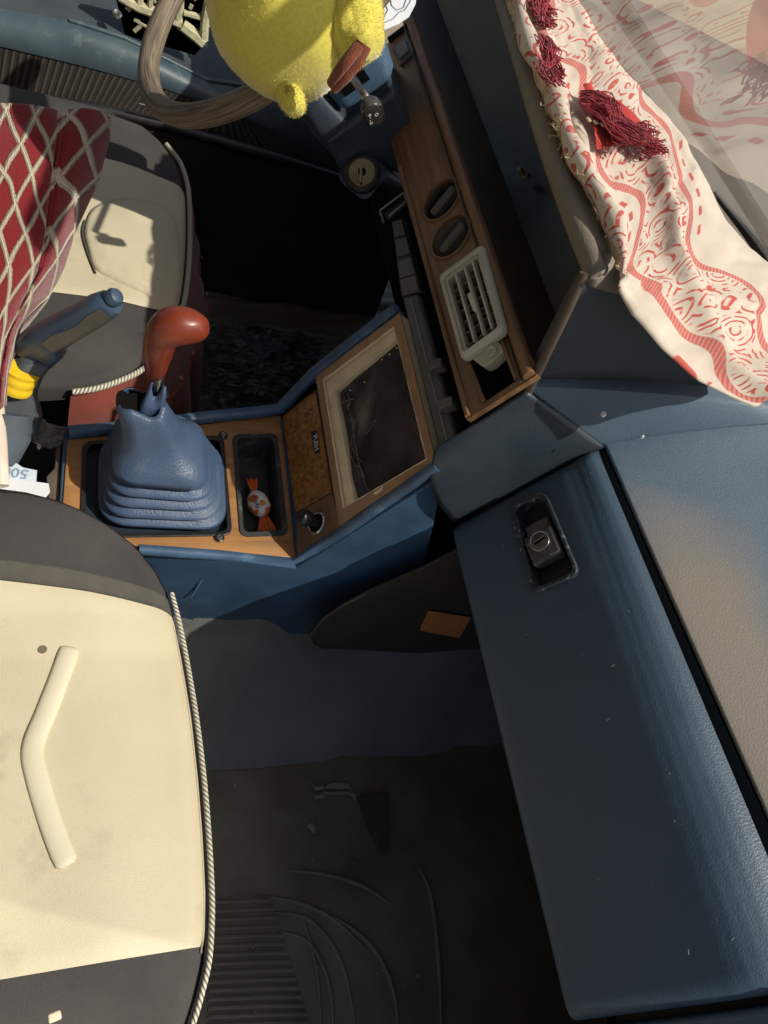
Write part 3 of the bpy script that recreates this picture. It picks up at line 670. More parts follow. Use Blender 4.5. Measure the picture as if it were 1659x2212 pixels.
for (px, py) in ((948, 797), (971, 880)):
    c = Sp(px, py, .004); a = (Sp(px + 22, py - 8) - Sp(px, py)).normalized(); b = a.cross(SN)
    kb = obox('slider_knob', c, a, b, SN, (.0085, .0052, .0075), plain('knob_grey_%d' % px, (.09, .088, .075), .45, dust=.1), dash, bevel=.002, bseg=3)
    obox('knob_stem', c - SN * .010 + b * .001, a, b, SN, (.006, .0035, .006), m_black, kb, bevel=.001)

# --- loose wire by the column opening, and side crease behind the wood strip handled by pod parts
# ================================================================== CONSOLE
cons = thing('centre_console', 'blue centre console with worn wood veneer, ashtray lid and empty radio frame', 'console', (.15, .52, .15))
prof = [(-.004, .372), (.249, .372), (.283, .440), (.344, .572), (.350, .560), (.42, .34), (.345, .155), (.286, .142), (.20, .165), (.144, .19), (-.004, .21)]
def cy(x): return .410 + max(0, (.25 - x)) * .11
n_ = len(prof)
bodyv = [V(x, cy(x) - (.008 if z > .3 else -.004), z) for x, z in prof] + [V(x, .572 + max(0, min(x, .34)) * .17, z) for x, z in prof]
bodyf = [list(range(n_)), list(range(2 * n_ - 1, n_ - 1, -1))] + [[i, (i + 1) % n_, n_ + (i + 1) % n_, n_ + i] for i in range(n_)]
body = build('console_body', bodyv, bodyf, m_cons, cons, bevel=.007, bseg=4)
def Cz(px, py, o=0): return U(px, py, z=.3745 + o)
hole = prism('cutter', rpoly([Cz(183, 955) + V(0, 0, .02), Cz(480, 942) + V(0, 0, .02), Cz(499, 1153) + V(0, 0, .02), Cz(176, 1158) + V(0, 0, .02)], .012, 4), V(0, 0, -.10), m_dk, cons, bevel=0)
hole2 = prism('cutter', rpoly([Cz(508, 943) + V(0, 0, .02), Cz(594, 941) + V(0, 0, .02), Cz(616, 1150) + V(0, 0, .02), Cz(524, 1153) + V(0, 0, .02)], .01, 4), V(0, 0, -.065), m_black, cons, bevel=0)
def dupc(o):
    c = o.copy(); c.data = o.data.copy(); link(c); return c
h1b, h2b = dupc(hole), dupc(hole2)
cut(body, [hole, hole2])
veneer = prism('gear_panel', [Cz(146, 950, .0), Cz(607, 897, .0), Cz(639, 1205, .0), Cz(130, 1166, .0)], V(0, 0, -.003), m_woodl, cons, bevel=.0008)
cut(veneer, [h1b, h2b])
prism('panel_edge', [Cz(143, 946, -.0012), Cz(609, 893, -.0012), Cz(643, 1209, -.0012), Cz(127, 1170, -.0012)], V(0, 0, -.0008), m_rblack, cons, bevel=0) if False else None
# blue raised rim on the far side and along the stepped part
tube('far_rim', [U(148, 934, z=.378), U(300, 921, z=.378), U(440, 902, z=.379), U(560, 890, z=.380), U(606, 882, z=.385), U(680, 805, y=.632), U(760, 742, y=.632), U(858, 668, y=.632)], .0078, m_bluerim, cons, seg=12)
tube('near_rim', [U(300, 1187, z=.370), U(470, 1199, z=.370), U(638, 1213, z=.369), U(738, 1150, y=.408), U(945, 1006, y=.408)], .0062, m_bluerim, cons, seg=12)
# gear gaiter surround
fo = rpoly([Cz(178, 952, .0022), Cz(483, 939, .0022), Cz(503, 1156, .0022), Cz(172, 1161, .0022)], .013, 6)
fi = rpoly([Cz(190, 960, .0015), Cz(474, 948, .0015), Cz(492, 1148, .0015), Cz(184, 1152, .0015)], .011, 6)
frame('gaiter_surround', fo, fi, V(0, 0, -.012), m_black, cons, bevel=.001)
prism('gaiter_base', [p + V(0, 0, -.011) for p in fo], V(0, 0, -.003), plain('blue_black_plastic', (.014, .02, .034), .5), cons, bevel=0)
for (px, py) in ((482, 941), (474, 1162)):
    c = Cz(px, py, .001)
    s_ = disc('screw', c, V(0, 0, 1), .004, .003, m_black, cons, prof=[(.0056, 0), (.0056, .001), (.004, .0018), (.0036, .0022)])
    disc('screw_head', c + V(0, 0, .002), V(0, 0, 1), .0035, .0012, m_metal, s_, prof=[(.0034, 0), (.0028, .0012)])
    obox('screw_slot', c + V(0, 0, .0033), V(.7, .7, 0), V(-.7, .7, 0), V(0, 0, 1), (.0026, .0005, .0002), m_dk, s_, bevel=0)
# coin tray
to = rpoly([Cz(502, 938, .0020), Cz(599, 936, .0020), Cz(623, 1155, .0020), Cz(520, 1159, .0020)], .010, 6)
ti = rpoly([Cz(512, 947, .0020), Cz(590, 945, .0020), Cz(611, 1146, .0020), Cz(527, 1150, .0020)], .008, 6)
tr = [p + V(0, 0, -.036) for p in ti]; ctr = sum(tr, V(0, 0, 0)) / len(tr); tr = [ctr + (p - ctr) * .93 for p in tr]
nT = len(to)
tv = to + ti + tr + [p + V(0, 0, -.006) for p in to]
tf = []
for i in range(nT):
    j = (i + 1) % nT
    tf += [[i, j, nT + j, nT + i], [nT + i, nT + j, 2 * nT + j, 2 * nT + i], [3 * nT + i, 3 * nT + j, j, i]]
tf.append([2 * nT + i for i in range(nT)])
m_tray = plain('tray_plastic', (.022, .023, .022), .6, .3, 25, dust=.16, dustc=(.16, .15, .13, 1), wear=((.22, .21, .18), 60, .35))
build('coin_tray', tv, tf, m_tray, cons)
# stepped face 1: burl lid plane through (.249,.372)-(.283,.440)
P1a = V(.250, 0, .3755); P1d = V(.034, 0, .068).normalized(); P1n = V(-P1d.z, 0, P1d.x)
def B1(px, py, o=0): return U(px, py, pl=(P1a + P1n * .002, P1n)) + P1n * o
lid = prism('ashtray_lid', [B1(610, 899), B1(681, 842), B1(716, 1062), B1(637, 1107)], -P1n * .004, m_burl, cons, bevel=.001)
lw = prism('lighter_panel', [B1(638, 1109), B1(717, 1064), B1(739, 1143), B1(643, 1206)], -P1n * .004, m_wood, cons, bevel=.001)
rgt = (B1(686, 968) - B1(681, 936)).normalized()
prism('push_plate', [B1(672, 934, .0008), B1(683, 930, .0008), B1(692, 978, .0008), B1(681, 981, .0008)], -P1n * .0006, m_rblack, lid, bevel=0)
text('push_lettering', 'PUSH', .0095, B1(684, 957, .0014), rgt, rgt.cross(P1n) * -1, plain('lettering_paint', (.85, .82, .75), .6), lid)
lc2 = B1(686, 1131)
disc('lighter_socket', lc2, P1n, .0125, .004, m_metal, lw, prof=[(.0135, -.001), (.0135, .002), (.0122, .0035), (.0108, .003), (.0102, -.001)], cap=(1, 0))
disc('lighter_socket_base', lc2 + P1n * .0004, P1n, .01, .001, m_dk, lw)
ld = (P1n + V(-.10, .15, .0)).normalized()
disc('lighter_knob', lc2, ld, .0085, .022, m_black, lw, prof=[(.0062, 0), (.0062, .010), (.0086, .012), (.0095, .022), (.0088, .0245), (.004, .0255)])
# stepped face 2: radio frame
P2a = V(.283, 0, .440); P2d = V(.061, 0, .132).normalized(); P2n = V(-P2d.z, 0, P2d.x)
def B2(px, py, o=0, k=.012): return U(px, py, pl=(P2a + P2n * k, P2n)) + P2n * o
OUTER = [(681, 812), (864, 675), (941, 995), (732, 1135)]
VIN = [(698, 821), (851, 706), (921, 992), (742, 1097)]
OPEN = [(719, 841), (856, 728), (921, 992), (762, 1092)]
def mids(q, n=8, jit=0):
    out = []
    for i in range(4):
        a = Vector(q[i]); b = Vector(q[(i + 1) % 4])
        for j in range(n):
            p = a.lerp(b, j / n)
            if jit and j: p = p + Vector((random.uniform(-jit, jit), random.uniform(-jit, jit)))
            out.append(p)
    return out
rf = frame('radio_frame', [B2(*p) for p in mids(OUTER)], [B2(*p) for p in mids(VIN, 8, .9)], -P2n * .0025, m_woodf, cons, bevel=.0005)
frame('frame_board', [B2(*p, -.0028) for p in mids([(682, 814), (864, 678), (940, 997), (733, 1139)])], [B2(*p, -.0028) for p in mids([(OPEN[0]), OPEN[1], (919, 990), (763, 1090)], 8, .6)], -P2n * .011, m_chip, rf, bevel=.0006)
frame('chipped_edge', [B2(*p, .0002) for p in mids([(697, 820), (851, 705), (922, 993), (741, 1098)], 20, .8)], [B2(*p, .0002) for p in mids([(699, 822), (851.5, 708), (920, 991), (743, 1096)], 20, .5)], -P2n * .002, m_chip, rf, bevel=0)
prism('chip', [B2(*p, .0006) for p in ((806, 1066), (818, 1058), (828, 1050), (826, 1060), (812, 1070))], -P2n * .001, m_chip, rf, bevel=0)
prism('radio_void', [B2(*p, 0, -.002) for p in ((695, 822), (856, 700), (930, 992), (740, 1120))], -P2n * .002, m_dk, cons, bevel=0)
bd = [B2(*p, 0, .003) for p in ((738, 848), (858, 720), (926, 994), (770, 1086))]
def bdf(a, b):
    p = bd[0].lerp(bd[1], a).lerp(bd[3].lerp(bd[2], a), b)
    return p + P2n * (.0016 * noise.noise(V(a * 3, b * 3, 1)) + (.003 * (1 - sm(0, .12, a))) * math.sin(b * 9 + 1) * .5)
grid('blanking_sheet', bdf, 30, 30, m_board, cons, solid=.002)
def sheetp(px, py): return U(px, py, pl=(P2a + P2n * .0055, P2n))
cr_ = []
random.seed(3)
for P, rr0 in (([(744, 858), (752, 880), (760, 905), (764, 940), (770, 975), (780, 1015), (792, 1050)], .0010), ([(752, 850), (756, 866), (750, 882)], .0016), ([(766, 905), (763, 935), (758, 960), (772, 985), (782, 1000)], .0008), ([(757, 985), (768, 1005), (778, 1010), (786, 1032)], .0013), ([(790, 940), (800, 925), (812, 908)], .0004), ([(738, 872), (748, 866), (762, 862)], .0006), ([(775, 1020), (795, 1055), (800, 1078)], .0005)):
    q_ = [Vector(p) for p in catmull([tuple(sheetp(x_ + random.uniform(-1, 1), y_)) for x_, y_ in P], 5)]
    cr_.append(tubev(q_, [rr0 * random.uniform(.3, .9) for _ in q_], 5, flat=.5))
multi('crumpled_edge', cr_, plain('creased_film', (.30, .25, .19), .3, .5, 90), cons)
for (px, py) in ((752, 843), (783, 826), (826, 777), (842, 766), (857, 752)):
    disc('staple_hole', U(px + (5 if px < 800 else 0), py, pl=(P2a + P2n * .0052, P2n)), P2n, .001, .0006, m_chip, cons, seg=8)

# paint drips on the side
m_drip = plain('pale_blue_paint', (.12, .26, .45), .35, .2, 60)
dr = []
for (x0, y0, x1, y1) in ((455, 1226, 412, 1292), (490, 1226, 474, 1262), (512, 1226, 504, 1245)):
    dr.append(tubev([U(x0, y0, y=.4075 + (.25 - .15) * .11), U((x0 + x1) / 2 - 2, (y0 + y1) / 2, y=.4065 + .011), U(x1, y1, y=.4065 + .011)], [.0016, .0013, .0006], 6))
multi('paint_drips', dr, m_drip, body)
# rest of tunnel behind the console
prism('console_rear', [V(-.006, .47, .31), V(-.5, .47, .31), V(-.5, .47, .05), V(-.006, .47, .05)], (0, .14, 0), m_carpet, cons, bevel=.01)
prism('console_skirt', [V(0, .44, .0), V(.42, .44, .0), V(.42, .44, .33), V(0, .44, .33)], (0, .12, 0), m_carpet, cons, bevel=.01)
prism('console_tower', [V(.36, .43, .30), V(.60, .43, .30), V(.60, .43, .62), V(.37, .43, .57)], (0, .18, 0), m_dk, cons, bevel=.01)

# ================================================================== GEAR LEVER
gear = thing('gear_lever', 'red brown gear knob on a torn blue pleated leather gaiter', 'gear lever', (.10, .50, .375))
def rr_ring(c, hx, hy, z, r=.35, n=10, wob=0, seed=0, ex=0):
    pts = []
    base = [V(-hx, -hy, 0), V(hx, -hy, 0), V(hx, hy, 0), V(-hx, hy, 0)]
    for k_, p in enumerate(rpoly(base, min(hx, hy) * 2 * r, n)):
        a = math.atan2(p.y, p.x); q = p * (1 + wob * noise.noise(V(math.cos(a) * 1.5, math.sin(a) * 1.5, seed)))
        pts.append(V(c[0] + q.x, c[1] + q.y, z + wob * .04 * math.sin(a * 3 + seed)))
    return pts
rings = []
b0 = [(.105, .505, .080, .064, .366), (.106, .505, .0795, .0635, .374)]
# accordion pleats
lev = [(.375, .078, .062), (.380, .077, .061), (.3815, .060, .045), (.384, .060, .045),
       (.388, .073, .058), (.393, .072, .057), (.3945, .056, .041), (.397, .056, .041),
       (.401, .069, .054), (.406, .068, .053), (.4075, .051, .037), (.410, .051, .037),
       (.414, .065, .050), (.419, .064, .049), (.4205, .048, .035), (.423, .048, .035),
       (.427, .061, .0465), (.436, .060, .0455)]
for i, (z, hx, hy) in enumerate(lev):
    t = (z - .375) / .06
    rings.append(rr_ring((lerp(.104, .092, t), lerp(.506, .508, t), 0), hx * lerp(.90, .80, t), hy * .98, z, .30, 8, .02, i * .1))
for (z, cx_, cy_, hx, hy, wb) in ((.444, .090, .509, .042, .038, .03), (.456, .084, .511, .034, .031, .05), (.468, .079, .511, .029, .025, .08), (.480, .074, .511, .0265, .022, .10), (.491, .069, .512, .0245, .019, .12), (.499, .066, .513, .0235, .0175, .12), (.502, .065, .514, .020, .014, .1)):
    rings.append(rr_ring((cx_, cy_, 0), hx, hy, z, .42, 8, wb, z * 3))
# the torn mouth: top rings open, with one side higher
gb = loft('gaiter', rings, m_gaiter, gear, cap=(0, 0), solid=.0018, sharp=80)
tt = rr_ring((.079, .523, 0), .011, .011, .520, .45, 8); 
loft('gaiter_collar', [rr_ring((.076, .514, 0), .015, .012, .488, .45, 8, .2, 2), rr_ring((.079, .519, 0), .010, .009, .508, .45, 8, .2, 3), rr_ring((.080, .521, 0), .0075, .007, .520, .45, 8, .2, 4)], m_gaiter, gear, cap=(0, 0), solid=.0015, sharp=80)
prism('torn_opening', rr_ring((.062, .513, 0), .019, .011, .4985, .45, 8, .25, 6), V(0, 0, -.003), m_dk, gear, bevel=0)
tube('lever_shaft', [V(.080, .521, .45), V(.081, .523, .555)], .0042, m_metal, gear, seg=14)
def meta(name, balls, mat, parent, res=.002):
    mb = bpy.data.metaballs.new(name); mb.resolution = res; mb.render_resolution = res; mb.threshold = .1
    mo = link(bpy.data.objects.new(name + '_m', mb))
    for c, rad in balls:
        e = mb.elements.new(); e.co = Vector(c) - org(parent); e.radius = rad * 1.28; e.stiffness = 2
    dg = bpy.context.evaluated_depsgraph_get(); dg.update()
    me = bpy.data.meshes.new_from_object(mo.evaluated_get(dg)); bpy.data.objects.remove(mo, do_unlink=True)
    o = link(bpy.data.objects.new(name, me)); me.materials.clear(); me.materials.append(mat); o.parent = parent; o['org'] = list(org(parent))
    me.shade_smooth()
    m = o.modifiers.new('s', 'SMOOTH'); m.factor = .5; m.iterations = 6
    return o
KY = .523
def kr(px, py, rpx): 
    p = U(px, py, y=KY); return p, (U(px + 20, py, y=KY) - U(px - 20, py, y=KY)).length / 40 * rpx
kb_ = []
kpts = [(336, 803, 23), (337, 785, 28), (340, 762, 32), (344, 740, 34), (352, 720, 36), (366, 706, 40), (384, 702, 40), (402, 704, 38), (420, 707, 32), (433, 709, 24)]
for a, b in zip(kpts, kpts[1:]):
    for j in range(3):
        t = j / 3; kb_.append(kr(*[lerp(a[q], b[q], t) for q in range(3)]))
meta('knob', kb_, m_knob, gear)
# ================================================================== CANDY
cn = thing('wrapped_candy', 'orange and white twisted candy wrapper in the black tray', 'candy', tuple(U(562, 1090, z=.342)))
def mk_candy():
    t = NT('candy_paper'); uv = t.tc.outputs['UV']; s = t.n('ShaderNodeSeparateXYZ'); t.l(t.tc.outputs['Object'], s.inputs[0])
    n = t.noise(70, detail=1); k = t.ramp(n, .47, .53)
    return t.fin(t.mix(k, (.85, .84, .82, 1), (.75, .20, .05, 1)), .35, t.bump(t.noise(160), .7, .002))
m_candy = mk_candy(); m_candyo = plain('candy_orange', (.70, .14, .03), .35, .1, 40, grain='rough', gs=200, gst=.4)
def Kz(px, py, z): return U(px, py, z=z)
pa, pb = Kz(548, 1062, .352), Kz(570, 1115, .352)
pth = [pa.lerp(pb, i / 8) for i in range(9)]
tube('candy_body', pth, [.005, .0095, .0125, .0138, .0142, .0138, .0125, .0095, .005], m_candy, cn, seg=14, flat=.75, up=(0, 0, 1))
def fan(name, c, d, L, w0, w1, mat):
    d = Vector(d).normalized(); s_ = V(0, 0, 1).cross(d).normalized()
    return grid(name, lambda a, b: Vector(c) + d * L * a + s_ * lerp(w0, w1, a) * (b - .5) * 2 + V(0, 0, .0016 * math.sin(b * 14) * (a + .3)), 6, 14, mat, cn, solid=.0003)
fan('twist_end', pa, Kz(543, 1030, .352) - pa, .019, .004, .008, m_candyo)
fan('twist_end', pb, Kz(577, 1148, .352) - pb, .021, .005, .0125, m_candyo)
disc('orange_print', Kz(567, 1086, .3630), V(0, 0, 1), .0042, .0003, plain('print_orange', (.75, .3, .03), .4), cn, seg=20)
dct = (pb - pa).normalized()
text('candy_lettering', 'Fruty', .0085, Kz(554, 1084, .3630), dct, V(0, 0, 1).cross(dct), plain('print_ink', (.06, .06, .14), .5), cn)

# ================================================================== SEATS
def seat_fn(rows, ztop, back=-.5, roll=.022, crown=.012, endroll=.03, ya=0, yb=1):
    def f(a, b):
        y = lerp(ya, yb, b); xf = poly1(rows, y)[0]
        x = lerp(back, xf, 1 - (1 - a) ** 1.6)
        d = xf - x; e = min(y - ya, yb - y)
        z = ztop + crown * sm(0, .10, d) * sm(0, .08, e)
        if d < roll: z -= roll * (1 - math.sqrt(max(0, 1 - (1 - d / roll) ** 2)))
        if e < endroll: z -= endroll * .6 * (1 - math.sqrt(max(0, 1 - (1 - e / endroll) ** 2)))
        z += .0025 * noise.noise(V(x * 9, y * 9, 0))
        return V(x, y, z)
    return f
# passenger seat: front outline measured along y at z .345
po = [(0, 1052), (60, 1060), (130, 1078), (190, 1103), (250, 1140), (300, 1180), (340, 1230), (366, 1280), (382, 1340), (400, 1430), (420, 1550), (436, 1680), (446, 1800), (453, 1930), (452, 2010), (446, 2080), (430, 2150), (408, 2220), (370, 2290), (300, 2350), (200, 2400)]
PZ = [.412, .412, .410, .407, .400, .390, .376, .363, .352] + [.345] * 12
pw = [U(*p, z=z_) for p, z_ in zip(po, PZ)]
prow = sorted([(p.y, p.x) for p in pw])
ps = thing('car_seat', 'cream and charcoal seat cushion with a raised chevron pad beside the passenger footwell', 'car seat', (-.15, .2, 0))
PY0, PY1 = prow[0][0], prow[-1][0]
pf0 = seat_fn(prow, .352, -.55, ya=PY0, yb=PY1)
zrow = sorted([(p.y, p.z - .345) for p in pw])
def pf(a, b):
    p = pf0(a, b); return V(p.x, p.y, p.z + poly1(zrow, p.y)[0])
grid('cushion', pf, 60, 90, m_foam, ps)
def hgt(f, x, y, ya, yb, rows, back):
    b = (y - ya) / (yb - ya); xf = poly1(rows, y)[0]; t = (x - back) / (xf - back); t = min(1, max(0, t)); a = 1 - (1 - t) ** (1 / 1.6)
    return f(a, b)
def panel(name, rowsc, f, ya, yb, rows, back, mat, parent, lift=.003, nu=40, nv=50, xin=0.0015, x0=None):
    """rowsc: b->(y at left, y at right) boundaries"""
    def g(a, b):
        yl = lerp(rowsc[0][0], rowsc[1][0], b); yr = lerp(rowsc[0][1], rowsc[1][1], b)
        # find y progressively: a=0 at the back
        ym = lerp(yl, yr, a); xf = poly1(rows, ym)[0] - xin; x = lerp(x0 if x0 is not None else back, xf, 1 - (1 - a) ** 1.5)
        bow = (rowsc[0][2] * math.sin(math.pi * a) * (1 - b) + rowsc[1][2] * math.sin(math.pi * a) * b)
        y = ym + bow; xf = poly1(rows, y)[0] - xin; x = min(x, xf) if a < 1 else xf
        p = hgt(f, x, y, ya, yb, rows, back)
        e = min(min(b, 1 - b) * 30, (1 - a) * 30, 1)
        return p + V(0, 0, lift * (.35 + .65 * math.sqrt(max(0, e))))
    return grid(name, g, nu, nv, mat, parent)
def seat_y(px, py): return U(px, py, z=.36).y
yb_l, yb_r = seat_y(0, 2124), seat_y(438, 2042); yt_l, yt_r = seat_y(0, 1285), seat_y(377, 1330)
panel('seat_panel', [(yb_l - .0, yb_r, 0), (yt_l + .03, yt_r, .006)], pf, PY0, PY1, prow, -.55, m_cream, ps, .004)
yq_l, yq_r = seat_y(0, 1252), seat_y(370, 1296)
panel('seam_band', [(yt_l + .031, yt_r + .001, .006), (yq_l + .032, yq_r, .006)], pf, PY0, PY1, prow, -.55, m_foam2, ps, .0032, nv=8)
# piping follows the front edge
pip = [U(*p, z=z_ + .003) + V(.002, 0, 0) for p, z_ in zip(po, PZ) if p[1] > 1270]
pip = [Vector(p) for p in catmull([tuple(p) for p in pip], 6)]
tube('piping', pip, .0026, m_pipe, ps, seg=12)
sm_ = [Vector((p.x - .0075, p.y, p.z + .0075)) for p in pip if .035 < p.y < .345]
tube('seam_line', [hgt(pf, p.x, p.y, PY0, PY1, prow, -.55) + V(0, 0, .0030) for p in sm_], .0007, plain('seam_thread', (.30, .26, .18), .7), ps, seg=6)
# chevron pad
def S3(px, py, o=.0): 
    p = U(px, py, z=.366); q = hgt(pf, p.x, p.y, PY0, PY1, prow, -.55); return V(p.x, p.y, q.z + .005 + o)
chev = catmull([tuple(S3(152, 1402)), tuple(S3(133, 1455)), tuple(S3(100, 1540)), tuple(S3(72, 1615)), tuple(S3(80, 1680)), tuple(S3(112, 1785)), tuple(S3(146, 1872))], 8)
nc = len(chev)
tube('chevron_pad', chev, [.0085 + .001 * min(1, min(i, nc - 1 - i) / 3) - (.003 if i in (0, nc - 1) else 0) for i in range(nc)], m_creampipe, ps, seg=16, flat=.36, up=(0, 0, 1))
disc('button', S3(92, 1406, -.001), V(0, 0, 1), .004, .001, plain('button_dark', (.2, .17, .11), .7), ps, seg=14)
# front skirt of the cushion
loft('cushion_skirt', [[Vector((q.x - .002, q.y, q.z - .003)) for q in pw], [Vector((q.x - .012, q.y, .22)) for q in pw], [Vector((q.x - .03, q.y, .03)) for q in pw]], m_foam, ps, cap=(0, 0), closed=False)
obox('tag_scrap', U(118, 2196, z=.362), V(1, .2, 0).normalized(), V(-.2, 1, 0).normalized(), V(0, 0, 1), (.005, .0035, .0025), m_creampipe, ps, bevel=.0015)

# driver seat
do = [(150, 845), (200, 838), (250, 822), (300, 798), (345, 760), (372, 715), (388, 670), (398, 620), (404, 560), (406, 500), (405, 440), (400, 395), (385, 350), (355, 310), (320, 280), (270, 255), (230, 240), (170, 235)]
dw = [U(*p, z=.345) for p in do]; drow = sorted([(p.y, p.x) for p in dw])
dsn = thing('car_seat', 'cream and charcoal driver seat cushion over a red fabric skirt', 'car seat', (-.1, .9, 0))
drow = [(drow[0][0] - .012, drow[0][1] - .10)] + drow
DY0, DY1 = drow[0][0], drow[-1][0] + .01; drow.append((DY1, drow[-1][1] - .05))
df_ = seat_fn(drow, .352, -.5, ya=DY0, yb=DY1)
grid('cushion', df_, 60, 80, m_foam, dsn)
ya_, yb_ = seat_y(130, 657), seat_y(384, 668); yc_, yd_ = seat_y(230, 352), seat_y(392, 395)
panel('seat_panel', [(ya_, yb_, 0), (yc_ + .02, yd_, .004)], df_, DY0, DY1, drow, -.5, m_cream, dsn, .004)
pd = [U(*p, z=.348) + V(.003, -.001, 0) for p in do[:-4]]
tube('piping', [Vector(p) for p in catmull([tuple(p) for p in pd], 6)], .0038, m_pipe, dsn, seg=12)
def D3(px, py, o=0):
    p = U(px, py, z=.366); q = hgt(df_, p.x, p.y, DY0, DY1, drow, -.5); return V(p.x, p.y, q.z + .004 + o)
def boss(a, b):
    # raised wedge pad on the cream centre
    q = [(178, 500), (245, 425), (385, 440), (372, 600), (205, 592)]
    return None
pad_o = [D3(*p) for p in ((183, 492), (212, 446), (300, 432), (384, 470), (384, 640), (300, 628), (212, 592), (190, 545))]
cpad = sum(pad_o, V(0, 0, 0)) / len(pad_o)
po2 = [Vector(p) for p in catmull([tuple(p) for p in pad_o], 5, True)]
loft('raised_pad', [[p + V(0, 0, -.004) for p in po2], [cpad + (p - cpad) * .985 + V(0, 0, .0032) for p in po2], [cpad + (p - cpad) * .90 + V(0, 0, .0052) for p in po2], [cpad + (p - cpad) * .5 + V(0, 0, .007) for p in po2]], m_cream, dsn, cap=(0, 1), sharp=80)
tube('crease', [Vector(p) for p in catmull([tuple(D3(183, 480, .002)), tuple(D3(178, 510, .002)), tuple(D3(190, 555, .002)), tuple(D3(206, 596, .002))], 5)], .0014, m_foam2, dsn, seg=6)
# red skirt: from piping down and outwards
top_ = [V(p.x + .002, p.y, .343) for p in [Vector(q) for q in catmull([tuple(d) for d in dw[:-3]], 4)]]
cD = V(.02, .9, 0)
def skirt(t, zz, out):
    r = []
    for p in top_:
        d = V(p.x - cD.x, p.y - cD.y, 0).normalized(); ang = math.atan2(d.y, d.x)
        o = out * (1 + .25 * math.sin(ang * 14) * t + .5 * noise.noise(V(ang * 4, t * 3, 0)))
        r.append(V(p.x, p.y, 0) + d * o + V(0, 0, zz))
    return r
loft('seat_skirt', [skirt(0, .342, .0), skirt(.1, .325, .014), skirt(.3, .30, .024), skirt(.5, .27, .032), skirt(.7, .24, .036), skirt(.9, .20, .040), skirt(1, .12, .042)], m_red, dsn, cap=(0, 0), closed=False, sharp=80)
tube('skirt_seam', [Vector((a.x, a.y, a.z)) for a in skirt(.5, .268, .034)], .0022, plain('seam_red', (.26, .05, .03), .8, .3, 60), dsn, seg=8)
m_eye = plain('eyelet_pale', (.35, .2, .14), .8, .5, 90)
sk4 = skirt(.4, .285, .029)
for i in range(4, len(sk4), 4):
    p = sk4[i]; d = V(p.x - cD.x, p.y - cD.y, .15).normalized()
    disc('eyelet', p + V(0, 0, .006 * math.sin(i * 2.1)), d, .003, .002, m_eye, dsn, seg=10, prof=[(.0036, 0), (.0034, .0015), (.002, .0008)])

# ================================================================== KNITTED COVER over the driver backrest
kn = thing('knitted_cover', 'deep red knitted backrest cover with cream diamond lattice over the driver seat', 'seat cover', (-.1, .8, .36))
# rows: from the top edge down to the bottom: (px left seam.. ) each row = [far left, seam, right edge]
KR = [  # t, left(px,py,z), seam, right
    (0, (-120, 205, .600), (128, 218, .605), (243, 238, .585)),
    (.15, (-120, 290, .590), (124, 300, .600), (240, 300, .570)),
    (.35, (-120, 400, .570), (112, 400, .580), (212, 400, .545)),
    (.55, (-120, 520, .540), (100, 500, .555), (165, 500, .520)),
    (.70, (-120, 620, .510), (85, 580, .525), (140, 580, .500)),
    (.82, (-120, 720, .480), (45, 660, .500), (105, 650, .470)),
    (.92, (-120, 800, .460), (15, 730, .480), (45, 710, .450)),
    (1, (-120, 900, .440), (-8, 850, .460), (12, 840, .430))]
def knf(a, b):
    r = poly1([(q[0],) + q[1] + q[2] + q[3] for q in KR], b)
    L_, S_, R_ = U(r[0], r[1], z=r[2]), U(r[3], r[4], z=r[5]), U(r[6], r[7], z=r[8])
    nrm = V(.25, -.35, .9).normalized()
    if a < .7: p = L_.lerp(S_, a / .7) + nrm * .012 * math.sin(a / .7 * math.pi) ** .6
    elif a < .72: p = S_ - nrm * .006
    elif a < .95: q = (a - .7) / .25; p = S_.lerp(R_, q) + nrm * .014 * math.sin(q * math.pi) ** .7
    else:
        q = (a - .95) / .05; p = R_ + V(-.02, .02, -.06) * q
    if b < .04: p = p + V(-.01, .02, -.05) * (1 - b / .04)
    if b > .97: p = p + V(-.0, .0, -.03) * ((b - .97) / .03)
    p += nrm * .004 * noise.noise(p * 18)
    return p
grid('knit_fabric', knf, 90, 90, m_lat, kn, uvf=lambda a, b: (a * .36, b * .40), sharp=80)
# backrest behind the cover
obox('driver_backrest', V(-.21, .86, .50), V(1, 0, 0), V(0, 1, 0), V(0, 0, 1), (.09, .19, .16), m_foam, dsn, bevel=.03, bseg=4)

# ================================================================== HANDBRAKE
hb = thing('handbrake', 'worn blue handbrake lever with grey grip patch and yellow tape at its base', 'handbrake', tuple(U(40, 930, z=.36)))
tipb, roob = U(243, 655, z=.565), U(88, 745, z=.470)
hd = (tipb - roob).normalized(); hs = hd.cross(V(0, 0, 1)).normalized(); hu = hs.cross(hd)
def hr(t, wx, wz, o=0):
    c = roob.lerp(tipb, t) + hu * o
    return [c + hs * p.x + hu * p.y for p in rpoly([V(-wx, -wz, 0), V(wx, -wz, 0), V(wx, wz, 0), V(-wx, wz, 0)], min(wx, wz) * .8, 5)]
m_hb = plain('handbrake_plastic', (.035, .075, .13), .35, .25, 20, dust=.1, wear=((.13, .115, .085), 22, .85), grain='rough', gs=300, gst=.12)
loft('grip', [hr(-.20, .011, .020, -.004), hr(-.1, .0125, .022, -.003), hr(.12, .013, .020, -.001), hr(.2, .013, .0160, .003), hr(.5, .0125, .0145, .003), hr(.85, .012, .0140, .002), hr(.97, .011, .0125, .001), hr(1.01, .008, .010, .0)], m_hb, hb, sharp=50)
hsd = hs if hs.y < 0 else -hs
